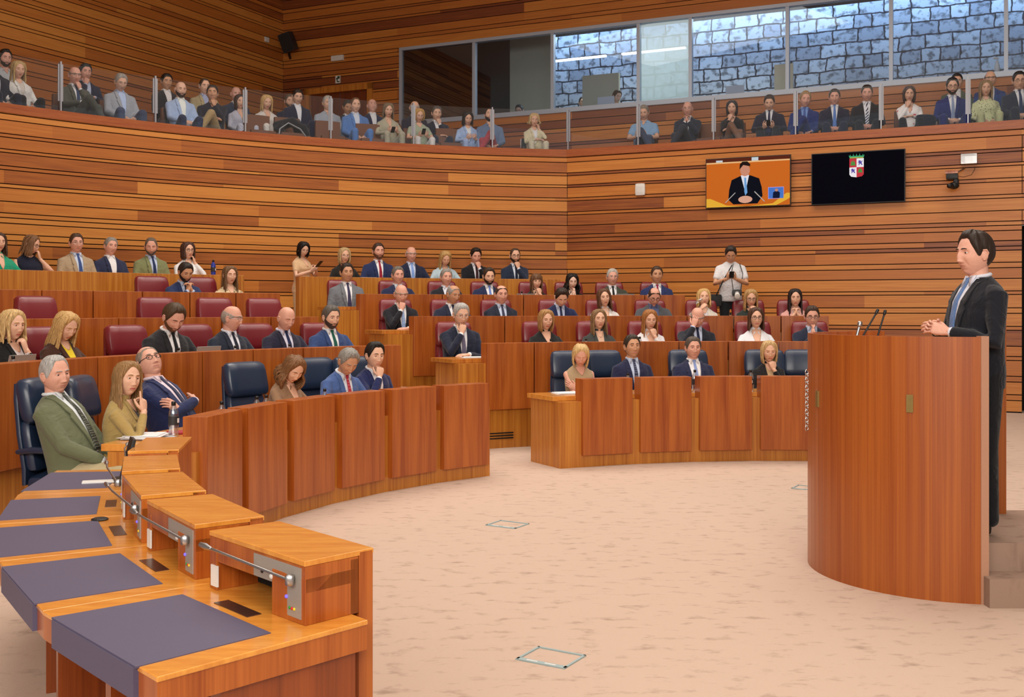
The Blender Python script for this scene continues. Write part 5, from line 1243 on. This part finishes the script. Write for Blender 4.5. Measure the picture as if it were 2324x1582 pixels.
gseat(wall_at(1612, .88), atan2(WN[0], -WN[1]), 'empty folded '+bs+'right of the bald man with crossed legs', 1)
PW(1661, 'dark haired woman in black top and brown patterned skirt', sex='f', hair='bob', hc='#26262c', top='blouse', c1='#1b1b20', lc='#8a6650', legs='crossr', pose='chinr', L=.12, shoes='#c9b9a8')
PW(1746, 'dark haired man in charcoal suit typing on a phone', hair='short', hc='#2a1c16', c1='#252a3e', c2=W_, c3='#2a3050', pose='phone', hp=24, lc='#25262c')
PW(1826, 'fair haired man in bright blue suit and blue shirt', hair='quiff', hc='#9a7a4e', c1='#263a7c', c2='#7ea2e0', c3='#4a68b0', legs='crossl', sk='pink', hy=12, shoes='#17171a')
PW(1894, 'dark haired man in navy suit and light blue tie, hands joined', hair='short', hc='#2c201a', c1='#20263f', c2=W_, c3='#5f86cc', pose='clasplap', sk='pink')
PW(1967, 'man in black suit and striped tie, hands joined', hair='short', hc='#2b211c', c1='#1d2029', c2=W_, c3=pat_mat('striped_tie', '#1c2440', '#e6e9f2', 14, 'stripe'), pose='clasplap', lean=3, sk='pink')
PW(2064, 'dark haired woman in white floral blouse, hand at her chin', sex='f', hair='bob', hc='#3a2a26', top='blouse', c1='#f0ece8', pattern=pat_mat('floral_blouse', '#f2efec', '#d9606a', 9, 'rnd'), lc='#1a1a1f', pose='chinr', L=.13)
PW(2160, 'bearded man with glasses in blue suit, fingers interlaced', 'm', hair='quiff', hc='#1b1513', beard='#1f1815', c1='#1f2a6e', c2=W_, c3='#8fa0c0', pose='clasplap', glasses=True, legs='wide', lean=3)
PW(2238, 'woman with ash blonde hair in pale green patterned dress', 'm', sex='f', hair='long', hc='#8d7250', top='blouse', c1='#c9cf9a', pattern=pat_mat('leaf_dress', '#cbd0a0', '#3f4a34', 38, 'rnd'), lc='#c9cf9a', pose='lap', L=.16, collar=False, neckV=.05)
PW(2314, 'dark haired man with glasses in dark suit at the right frame edge', 'm', hair='quiff', hc='#1c1614', c1='#232838', c2=W_, c3='#2a3458', pose='clasplap', glasses=True, s=1.04)
PW(2172, 'man in grey green jacket behind the bearded man in blue', None, off=1.65, z=GF+.25, hair='short', hc='#2c2420', c1='#5a6a5c', c2=W_, c3=None)
PW(2248, 'bald man in blue jacket behind the woman in the patterned dress', None, off=1.65, z=GF+.25, hair='sides', hc='#5a4a40', c1='#2f4a8a', c2=W_, c3=None)
# people in the control room
def PB(x, off, z, label, **kw):
    p = wall_at(x, off, UP); person(label, (*p, z), atan2(WN[0], -WN[1])+rad(kw.pop('turn', 0)), **kw)
PB(1181, .75, 4.98, 'man with glasses in white T-shirt seated behind the control room glass', hair='short', hc='#3a3a3c', top='tee', c1='#e9f0e6', glasses=True, pose='desk', hp=14, neckV=.02)
PB(1397, .9, 5.15, 'man in white patterned shirt working behind the control room glass', hair='quiff', hc='#5a4634', top='shirt', c1='#dfe4ea', pose='desk', hp=20, turn=50)
PB(1434, 2.6, 5.0, 'woman with long dark hair far back in the control room', sex='f', hair='long', hc='#2a1a14', top='blouse', c1='#1e1c20', pose='desk', turn=90)
PB(1322, 2.0, 5.3, 'person in dark jacket at the left of the third control room window', hair='short', hc='#1a1614', c1='#222228', c2='#33333a', c3=None, pose='desk', turn=30)

# ------------------------------------------------------------------ things on the desks and walls
def make_bottle():
    t = thing('water_bottle', 'x', 'bottle')
    lathe([(.001, 0), (.030, .001), (.032, .012), (.030, .05), (.032, .06), (.032, .14), (.029, .165), (.014, .195), (.0125, .205)], 16).obj('bottle_body', M_BOTTLE, t, smooth=True)
    lathe([(.0325, .075), (.0328, .078), (.0328, .128), (.0325, .131)], 16).obj('paper_label', plain('label_dark', '#2a2a2e', .6), t, smooth=True)
    G().box((0, -.0325, .103), (.010, .0012, .014)).obj('label_emblem', M_PAPER, t)
    lathe([(.0145, .198), (.0145, .222), (.012, .225)], 14).obj('cap', M_BLACK, t, smooth=True)
    return t
b0 = make_bottle(); ub = []
def bottle(x, k, off, label, s=1., dz=0.):
    o = b0 if not ub else copy_tree(b0); ub.append(1); p = seat_at(x, k, off)
    o.location = (*p, ROW_F[k]+(.761 if k < 4 else .816)+dz); o.rotation_euler = (0, 0, toC(p)+pi); o.scale = (s, s, s); o['label'] = label; o['group'] = 'plastic water bottles on the desks'
bw = 'plastic water bottle '
bottle(394, 0, .42, bw+'standing on the papers before the woman in the camel blazer', 1.15)
bottle(503, 0, .28, bw+'left of the empty blue chair in the front row')
bottle(583, 0, .28, bw+'left of the pair before the curly haired woman')
bottle(604, 0, .30, bw+'right of the pair before the curly haired woman')
bottle(737, 0, .28, bw+'before the man in the mid blue suit')
bottle(1250, 1, .28, bw+'before the woman in the black cardigan')
bottle(1330, 1, .28, bw+'before the young woman in the grey blazer')
bottle(1452, 1, .25, bw+'in the gap before the auburn haired woman', 1.1)
bottle(1425, 0, .28, bw+'before the man with the dotted navy tie')
bottle(1577, 0, .25, bw+'in the gap before the broad man with the light blue tie', 1.12)
bottle(1704, 0, .25, bw+'in the gap before the blonde woman in the black blazer', 1.1)
bottle(1184, 3, .25, bw+'in the notch before the woman covering her mouth', 1.1)
bottle(30, 1, .3, bw+'before the blonde woman at the left frame edge')
bottle(137, 1, .3, bw+'before the woman in the brown cardigan')
bottle(405, 1, .3, bw+'before the young man in the black suit')
bottle(534, 1, .3, bw+'before the bald smiling man')
bottle(657, 1, .3, bw+'before the bald man in the charcoal suit')
bottle(1658, 2, .3, bw+'between the drinking woman and the woman in dark green')
bottle(1880, 1, .3, bw+'before the man with joined hands')
p = seat_at(484, 4, .3); o = copy_tree(b0); o.location = (*p, 2.2); o['label'] = 'tall blue water bottle on the top left desk'; o.scale = (1.2, 1.2, 1.25)
for c_ in o.children:
    if c_.name.startswith('bottle_body'): c_.data = c_.data.copy(); c_.data.materials[0] = plain('blue_plastic', '#2a3aa0', .3)
o['group'] = 'plastic water bottles on the desks'
# the drinker's small bottle, phones, laptops, papers
p = seat_at(1585, 2, .72); g = lathe([(.02, -.05), (.024, 0), (.022, .05), (.012, .07)], 12); o = g.obj('small_bottle', M_BOTTLE, smooth=True); o.location = (*p, ROW_F[2]+1.17); o.rotation_euler = (rad(60), 0, rad(60)); tag(o, 'small clear bottle held to the mouth of the woman in cream', 'bottle')
def laptop(x, k, label, off=.45):
    p = seat_at(x, k, off); t = thing('laptop', label, 'laptop', (*p, ROW_F[k]+.762), toC(p)+pi, 'laptops on the benches')
    m = plain('laptop_grey', '#b0aaa6', .4, .4)
    rbox((0, -.02, .008), (.155, .105, .008), .006, 2).obj('keyboard_base', m, t)
    g = rbox((0, 0, .105), (.155, .005, .105), .004, 2); g.xf(RX(rad(14))); g.xf(TR(0, .085, .012)); g.obj('screen_lid', m, t)
laptop(60, 1, 'grey laptop before the blonde woman at the left frame edge', .5)
laptop(480, 1, 'grey laptop before the bald smiling man', .5)
laptop(1420, 3, 'dark laptop before the white haired man, fourth row', .4)
laptop(1195, 3, 'pale laptop before the woman covering her mouth', .4)
def papers(x, k, off, n, label, w_=.15, h_=.21, z=.761):
    rg = random.Random(label); p = seat_at(x, k, off); t = thing('paper_stack', label, 'papers', (*p, ROW_F[k]+z), toC(p)+rg.uniform(-.3, .3))
    for i in range(n):
        G().box((0, 0, 0), (w_/2*1.4, h_/2*.95, .0012)).xf(RZ(rg.uniform(-.25, .25))@TR(rg.uniform(-.03, .03), rg.uniform(-.03, .03), .0015+i*.0045)).obj('sheet', M_PAPER, t)
papers(335, 0, .56, 6, 'messy pile of white papers before the woman in the camel blazer', .2, .26)
papers(1290, 0, .45, 3, 'white papers before the blonde woman in the beige dress', .2, .26)
papers(1075, 1, .45, 2, 'white papers on the aisle desk of the second row', .2, .24)
papers(830, 4, .3, 2, 'white document on the top desk before the woman in black', .2, .24, .816)
papers(1530, 0, .40, 2, 'folded newspaper before the broad man with the light blue tie', .2, .24)
p = seat_at(420, 0, .45); g = G(); g.box((0, 0, .006), (.12, .09, .006)); o = g.obj('folder', plain('red_folder', '#b8303c', .5)); o.location = (*p, .762); o.rotation_euler = (0, 0, .5); tag(o, 'red folder beside the large bottle on the front desk', 'folder')
t = thing('tablet', 'black tablet propped up on the farthest foreground desk', 'tablet', (*pol(5.16, -101.2), .762), rad(25))
g = rbox((0, 0, .12), (.012, .085, .12), .008, 3); g.xf(RY(rad(14))); g.obj('tablet_body', M_BLACK, t)
g = G().box((.0, 0, .008), (.045, .07, .008)); g.obj('stand_foot', M_BLACK, t)
p = pol(5.20, -113.5); g = lathe([(.035, 0), (.038, .004), (.03, .009)], 16); o = g.obj('coaster', M_BLACK); o.location = (*p, .7605); tag(o, 'small dark round mouse on the foreground desk', 'mouse')
g = rbox((0, 0, .006), (.09, .035, .006), .004, 2); o = g.obj('keyboard', M_WHITEP); o.location = (*pol(5.27, -101.5), .7605); o.rotation_euler = (0, 0, .3); tag(o, 'small white keypad beside the tablet', 'keypad')
# televisions on the right wall
def zof(x, y, off): q = wall_at(x, off); return EYE+(YH-y)*q[1]/F_PX
def tv(x0, x1, y0, y1, label):
    a = wall_at(x0, -.10); b = wall_at(x1, -.10); Wd = np.linalg.norm(b-a)/2; z1 = zof(x0, y0, -.10); z0 = zof(x0, y1, -.10)
    c = (a+b)/2; t = thing('television', label, 'television', (*c, (z0+z1)/2), atan2(WU[1], WU[0])); H = (z1-z0)/2
    rbox((0, .03, 0), (Wd, .025, H), .008, 2).obj('bezel', M_BLACK, t)
    G().box((0, .075, 0), (.12, .025, .12)).obj('wall_bracket', M_BLACK, t)
    return t, Wd-.018, H-.018
def flat(t, polys, nm, col, lay=0, em=.55, parent=None):
    g = G()
    for pl in polys:
        n = len(pl); y = -.001-.0012*lay
        g.add([(x, y, z) for x, z in pl]+[(x, y+.001, z) for x, z in pl], [tuple(range(n)), tuple(range(2*n-1, n-1, -1))]+[(i, n+i, n+(i+1) % n, (i+1) % n) for i in range(n)])
    return g.obj(nm, plain('screen_'+col.strip('#'), tuple(q*.5 for q in hexc(col)), .6, spec=.02, emit=em*2.2), parent or t)
def ov(cx, cz, a, b, n=16): return [(cx+a*cos(-2*pi*i/n), cz+b*sin(-2*pi*i/n)) for i in range(n)][::-1]
t, Wd, H = tv(1601, 1795, 361, 474, 'lit television showing the speaker at the lectern')
X = lambda u: -Wd+2*Wd*u; Z = lambda v: -H+2*H*v
sc = flat(t, [[(-Wd, -H), (Wd, -H), (Wd, H), (-Wd, H)]], 'screen', '#c96a24', 1, .9)
fl = lambda pts: [(X(u), Z(v)) for u, v in pts]
flat(t, [fl([(0, .90), (1, .90), (1, .93), (0, .93)])], 'pale_rail', '#e8bc84', 2, .9, sc)
flat(t, [fl([(0, .93), (1, .93), (1, 1), (0, 1)])], 'dark_back', '#5c2a1c', 2, .8, sc)
flat(t, [fl([(.12, .93), (.2, .93), (.2, .97), (.12, .97)]), fl([(.55, .93), (.63, .93), (.63, 1), (.55, 1)])], 'bright_items', '#c4d4e2', 3, .9, sc)
flat(t, [fl([(.05, .18), (.25, .03), (.5, -0.0), (.8, .04), (.96, .24), (1, .24), (1, .14), (.96, .1), (.84, 0), (0, 0), (0, .18)])], 'curved_desk', '#e6b43c', 2, .9, sc)
flat(t, [fl([(.33, .05), (.27, .15), (.28, .35), (.31, .55), (.42, .63), (.54, .63), (.64, .56), (.67, .38), (.68, .2), (.62, .05)])], 'suit_figure', '#10131f', 4, .7, sc)
flat(t, [fl([(.42, .64), (.475, .28), (.52, .64)])], 'shirt_figure', '#dfe6f6', 5, .9, sc)
flat(t, [fl([(.462, .59), (.484, .59), (.50, .28), (.475, .22), (.463, .3)])], 'tie_figure', '#6fa6e2', 6, .9, sc)
flat(t, [[(X(.472)+a, Z(.74)+b) for a, b in ov(0, 0, .062*Wd*2*.95, .135*H*2*.9)]], 'face_figure', '#c98f78', 7, .9, sc)
flat(t, [fl([(.405, .76), (.41, .87), (.44, .92), (.50, .92), (.535, .86), (.53, .82), (.45, .85), (.425, .80)])], 'hair_figure', '#241a18', 8, .7, sc)
flat(t, [[(X(.475)+a, Z(.14)+b) for a, b in ov(0, 0, .085*Wd*2, .075*H*2)]], 'hands_figure', '#d9a893', 7, .9, sc)
flat(t, [fl([(.23, .09), (.35, .29), (.36, .285), (.24, .085)]), fl([(.58, .29), (.70, .08), (.71, .085), (.59, .30)])], 'mic_figure', '#b9b9bb', 8, .8, sc)
flat(t, [fl([(.745, .13), (.93, .13), (.93, .37), (.745, .37)])], 'inset_border', '#c9a2e0', 2, .9, sc); flat(t, [fl([(.75, .14), (.925, .14), (.925, .36), (.75, .36)])], 'inset_back', '#4a7ad2', 3, .9, sc)
flat(t, [fl([(.80, .14), (.805, .26), (.83, .285), (.86, .285), (.885, .25), (.88, .14)])], 'inset_person', '#141c3c', 4, .8, sc); flat(t, [[(X(.845)+a, Z(.305)+b) for a, b in ov(0, 0, .02*Wd*2, .03*H*2)]], 'inset_face', '#c08a78', 5, .9, sc)
t, Wd, H = tv(1841, 2055, 349, 466, 'dark television showing a crowned four part coat of arms')
X = lambda u: -Wd+2*Wd*u; Z = lambda v: -H+2*H*v
sc = flat(t, [[(-Wd, -H), (Wd, -H), (Wd, H), (-Wd, H)]], 'screen', '#070710', 1, .7)
A, B = X(.412), X(.568); M_ = (A+B)/2; T1, T2 = Z(.875), Z(.50); Mz = Z(.70)
sh_b = [(A, Mz), (A, T2+.05), (A+.03, T2+.015), (M_, T2), (B-.03, T2+.015), (B, T2+.05), (B, Mz)]
flat(t, [[(A, Mz), (M_, Mz), (M_, T1), (A, T1)], [(M_, Mz), (M_, T2), (B-.03, T2+.015), (B, T2+.05), (B, Mz)]], 'red_quarters', '#c93a48', 2, .8, sc)
flat(t, [[(M_, Mz), (B, Mz), (B, T1), (M_, T1)], [(A, Mz), (A, T2+.05), (A+.03, T2+.015), (M_, T2), (M_, Mz)]], 'white_quarters', '#eef0fa', 2, .9, sc)
def castle(cx, cz, s):
    return [[(cx-s, cz-s), (cx+s, cz-s), (cx+s, cz-.55*s), (cx-s, cz-.55*s)], [(cx-.75*s, cz-.55*s), (cx+.75*s, cz-.55*s), (cx+.75*s, cz+.25*s), (cx-.75*s, cz+.25*s)], [(cx-.75*s, cz+.25*s), (cx-.35*s, cz+.25*s), (cx-.35*s, cz+.6*s), (cx-.75*s, cz+.6*s)], [(cx-.2*s, cz+.25*s), (cx+.2*s, cz+.25*s), (cx+.2*s, cz+s), (cx-.2*s, cz+s)], [(cx+.35*s, cz+.25*s), (cx+.75*s, cz+.25*s), (cx+.75*s, cz+.6*s), (cx+.35*s, cz+.6*s)]]
def lion(cx, cz, s):
    Q = [(-.9, .7), (-.3, .95), (.1, .9), (.35, .6), (.15, .35), (.55, .5), (.75, .9), (.95, .85), (.7, .3), (.55, -.1), (.75, -.55), (.95, -.9), (.45, -.95), (.25, -.45), (-.05, -.35), (-.35, -.9), (-.85, -.95), (-.55, -.6), (-.35, -.1), (-.9, -.15), (-.85, .15), (-.4, .25)]
    return [[(cx+x*s, cz+z*s) for x, z in Q][::-1]]
sq = (B-A)/2*.36; ce = [(A+M_)/2, (M_+B)/2]
flat(t, castle(ce[0], (Mz+T1)/2, sq)+castle(ce[1], Mz-.055, sq*.9), 'castles', '#4f9a4a', 3, .8, sc)
flat(t, lion(ce[1], (Mz+T1)/2, sq)+lion(ce[0], Mz-.06, sq*.95), 'lions', '#5a4fb0', 3, .8, sc)
cr = [(A+.005, T1+.004), (B-.005, T1+.004), (B+.012, T1+.06)]
for i in range(5):
    u = B+.012-(B-A+.024)*(i+.5)/5; cr += [(u+.008, T1+.045), (u, T1+.085 if i in (1, 2, 3) else T1+.075), (u-.010, T1+.045)]
cr += [(A-.012, T1+.06)]; flat(t, [cr], 'crown', '#3fae7c', 3, .8, sc); flat(t, [[(A+.01, T1+.006), (B-.01, T1+.006), (B-.008, T1+.02), (A+.008, T1+.02)]], 'crown_band', '#c7b84a', 4, .8, sc)
# wall fittings
def wallbox(x, y, hw_, hh, hd, name, label, cat, mat, r=.01):
    q = wall_at(x, -hd); g = rbox((0, 0, 0), (hw_, hd, hh), r, 3); o = g.obj(name, mat, smooth=False); o.location = (*q, zof(x, y, -hd)); o.rotation_euler = (0, 0, atan2(WU[1], WU[0])); return tag(o, label, cat)
wallbox(1453, 430, .098, .115, .03, 'access_point', 'white rounded wireless box on the right wall', 'wireless box', M_WHITEP, .028)
q = wall_at(2170, -.28); z = zof(2170, 405, -.28); rzW = atan2(WU[1], WU[0])
t = thing('ceiling_camera', 'black robotic camera hanging from a wall arm right of the televisions', 'camera', (*q, z), rzW)
rbox((-.07, 0, .105), (.10, .07, .028), .006, 2).obj('shelf_bracket', M_PANEL, t); rbox((-.06, 0, .03), (.095, .07, .05), .02, 3).obj('camera_base', M_BLACK, t, smooth=True)
rbox((.0, 0, -.06), (.045, .06, .06), .03, 4).obj('yoke', M_BLACK, t, smooth=True); g = ellip((-.035, -.02, -.12), (.085, .07, .06), 16, 10); g.join(tube([(-.06, -.05, -.125), (-.10, -.12, -.13)], [.048, .042], 14)); g.obj('lens_body', M_BLACK, t, smooth=True)
tube([(.02, .02, .10), (.12, .26, .19)], .014, 8).obj('wall_arm', M_METAL, t, smooth=True)
wallbox(2199, 361, .125, .085, .07, 'junction_box', 'satin steel box on the right wall above the robotic camera', 'metal box', M_METAL, .01)
q = wall_at(2190, -.05); zz = zof(2190, 385, -.05)
o = tube([(-.22, 0, -.02), (-.15, -.0, -.09), (-.02, 0, -.12), (.10, 0, -.09), (.15, 0, .0), (.15, 0, .04)], .004, 6).obj('cable', M_BLACK, smooth=True); o.location = (*q, zz); o.rotation_euler = (0, 0, rzW); tag(o, 'thin black cable looping below the steel wall box', 'cable')
# upper left loudspeaker, signs
d = nrm(UP-UPL); nin = np.array([d[1], -d[0]])
def upl(x, off): 
    s = (x-CX)/F_PX; t_ = (s*UPL[1]-UPL[0])/(d[0]-s*d[1]); return UPL+d*t_+nin*off
q = upl(620, .45); z = EYE+(YH-96)*q[1]/F_PX
t = thing('loudspeaker', 'black loudspeaker tilted down on the upper left wall near the corner', 'loudspeaker', (*q, z), rad(-20))
rbox((0, 0, 0), (.155, .13, .225), .02, 3).xf(RY(rad(-14))@RX(rad(16))).obj('cabinet', plain('speaker_black', '#26262b', .5), t)
G().box((0, -.132, 0), (.135, .004, .20)).xf(RY(rad(-14))@RX(rad(16))).obj('grille', M_BLACK, t)
tube([(0, .05, -.15), (-.08, .18, -.25), (-.19, .40, -.28)], .03, 8).obj('bracket', M_BLACK, t, smooth=True)
q = upl(604, .02); o = rbox((0, 0, 0), (.07, .02, .06), .008, 2).obj('wall_socket', M_WHITEP); o.location = (*q, EYE+(YH-90)*q[1]/F_PX); o.rotation_euler = (0, 0, atan2(d[1], d[0])); tag(o, 'small white socket beside the loudspeaker', 'socket')
def upbox(x, y, hw_, hh, hd, name, label, cat, mat):
    q = wall_at(x, -hd, UP); g = rbox((0, 0, 0), (hw_, hd, hh), .008, 2); o = g.obj(name, mat); z = EYE+(YH-y)*q[1]/F_PX; o.location = (*q, z); o.rotation_euler = (0, 0, rzW); return tag(o, label, cat)
upbox(766, 132, .17, .065, .03, 'emergency_light', 'long white emergency light above the gallery exit sign', 'light', M_WHITEP)
es = thing('exit_sign', 'small exit pictogram sign above the gallery door', 'sign', (*wall_at(767, -.02, UP), EYE+(YH-181)*wall_at(767, 0, UP)[1]/F_PX), rzW)
G().box((0, 0, 0), (.065, .012, .09)).obj('plate', M_WHITEP, es)
g = G(); g.box((.025, -.014, .045), (.03, .002, .03)); g.box((-.025, -.014, .02), (.018, .002, .018)); g.box((-.012, -.014, -.02), (.012, .002, .035), 0); g.box((.02, -.014, -.055), (.03, .002, .012)); g.obj('pictogram', plain('exit_green', '#14402c', .5), es)
# coat over a gallery seat
p = pol(14.80, arc_at(662, 14.8)); g = G()
for a, b, r in (((-.25, .0, .70), (.25, -.1, .78), .10), ((-.28, .05, .55), (-.1, .02, .70), .09), ((.2, .1, .50), (.28, 0, .72), .07)): g.join(tube([a, ((a[0]+b[0])/2, .05, max(a[2], b[2])+.08), b], r, 10))
o = remesh(g, .02, smooth=3).obj('coat', cloth('#22242a'), smooth=True); o.location = (*p, GF); o.rotation_euler = (0, 0, toC(p)); tag(o, 'dark coat with grey lining draped over a folded gallery seat', 'coat')
g = tube([(-.33, .12, .46), (-.12, .14, .72), (.1, .12, .82), (.26, .13, .70), (.30, .15, .46)], .028, 8, flat=.5); g.obj('lining_edge', cloth('#a9abae'), o, smooth=True)
p = wall_at(2098, .55); g = rbox((0, 0, .30), (.17, .10, .22), .08, 5, pin=lambda V: V*np.array([1, 1, 1])+np.stack([.03*np.sin(V[:, 2]*14), 0*V[:, 0], 0*V[:, 0]], -1)); o = g.obj('handbag', cloth('#161a2a'), smooth=True); o.location = (*p, GF+.25); tag(o, 'dark bag on the lap side of the woman in the floral blouse', 'bag')
# photographer's gear and phones
M_STRAP = plain('strap_black', '#17171a', .7)
R_ = toC(ph, -6); t = thing('photo_camera', 'black camera with white lens hanging at the photographer\'s waist', 'camera', (ph[0]+.06, ph[1]-.20, .98+.98), R_)
rbox((0, 0, 0), (.075, .035, .05), .015, 3).obj('camera_body', M_BLACK, t, smooth=True); lathe([(.035, .03), (.038, .10), (.045, .17), (.04, .172)], 16).xf(RX(rad(-110))).obj('lens', M_WHITEP, t, smooth=True)
tube([(-.06, .0, .05), (-.09, -.01, .30), (-.05, -.13, .46)], .011, 6, flat=.4).obj('strap', M_STRAP, t, smooth=True); tube([(.06, .0, .05), (.09, -.01, .30), (.05, -.13, .46)], .011, 6, flat=.4).obj('strap', M_STRAP, t, smooth=True)
t = thing('camera_bag', 'black camera bag at the photographer\'s hip with shoulder strap', 'bag', (ph[0]-.26, ph[1]-.05, .98+.86), R_)
rbox((0, 0, 0), (.11, .07, .10), .03, 3).obj('bag_body', M_STRAP, t, smooth=True); tube([(-.02, .06, .08), (-.12, .16, .30), (-.26, .12, .55)], .014, 6, flat=.4).obj('shoulder_strap', M_STRAP, t, smooth=True)
def phone(pos, rz, label, tilt=40):
    o = rbox((0, 0, 0), (.037, .075, .005), .005, 2).obj('phone', M_BLACK); o.location = pos; o.rotation_euler = (rad(tilt), 0, rz); tag(o, label, 'phone', 'dark mobile phones')
def ahead(p, rz, dist, z): return (p[0]-sin(rz)*dist, p[1]+cos(rz)*dist, z)
phone(ahead(ph, R_, .38, .98+1.26), R_, 'dark phone held by the photographer in white')
p = seat_at(684, 4, .25); phone(ahead(p, toC(p, 26), .40, 2.44), toC(p, 26), 'dark phone held by the standing woman in beige')
for x, nm in ((952, 'curly blond woman with white trousers'), (882, 'woman with ash brown hair in the gallery')):
    p = pol(14.78, arc_at(x, 14.78)); phone(ahead(p, toC(p), .34, GF+.80), toC(p), 'dark phone held by the '+nm)
for x, nm in ((1461, 'man in the light blue short sleeved shirt'), (1746, 'man in the charcoal suit in the gallery')):
    p = wall_at(x, .8); rz = atan2(WN[0], -WN[1])+rad(8); phone(ahead(p, rz, .34, GF+.80), rz, 'dark phone held by the '+nm)
# things on the control room sill
q = wall_at(2263, .12, UP); t = thing('spray_bottle', 'white spray bottle on the control room window sill', 'bottle', (*q, 6.045), 0)
lathe([(.045, 0), (.045, .14), (.02, .20), (.018, .24)], 14).obj('flask', M_WHITEP, t, smooth=True); rbox((-.02, 0, .27), (.05, .018, .02), .01, 2).obj('nozzle', M_WHITEP, t)
def laptop2(x, label):
    q = wall_at(x, .35, UP); t = thing('laptop', label, 'laptop', (*q, 6.02), rzW, 'control room laptops'); rbox((0, 0, .13), (.19, .006, .13), .004, 2).obj('screen_lid', plain('laptop_pale', '#c9ccd4', .4), t); rbox((0, .12, .01), (.19, .12, .01), .004, 2).obj('keyboard_base', plain('laptop_pale', '#c9ccd4', .4), t)
laptop2(1375, 'pale laptop lid in the third control room window'); laptop2(1668, 'pale laptop lid in the wide control room window')
g = G().box((0, 0, 0), (.14, .05, .02)); o = g.obj('notebook', plain('yellow_paper', '#e0b45a', .6)); q = wall_at(1918, .25, UP); o.location = (*q, 6.06); tag(o, 'yellow notepad on the control room sill', 'notepad')
g = G(); g.prism([gps(su(1738), .9), gps(su(1782), .9), gps(su(1782), .94), gps(su(1738), .94)], 6.03, 6.75); tag(g.obj('lit_board', plain('cream_board', '#fbeecb', .7)), 'cream coloured board standing in the wide control room window', 'board')
g = G(); g.prism([gps(ss[0]+.1, .25), gps(ss[-1], .25), gps(ss[-1], .85), gps(ss[0]+.1, .85)], 5.90, 5.94); tag(g.obj('control_desk', M_DARKR), 'long dark control room desk behind the window strip', 'desk')
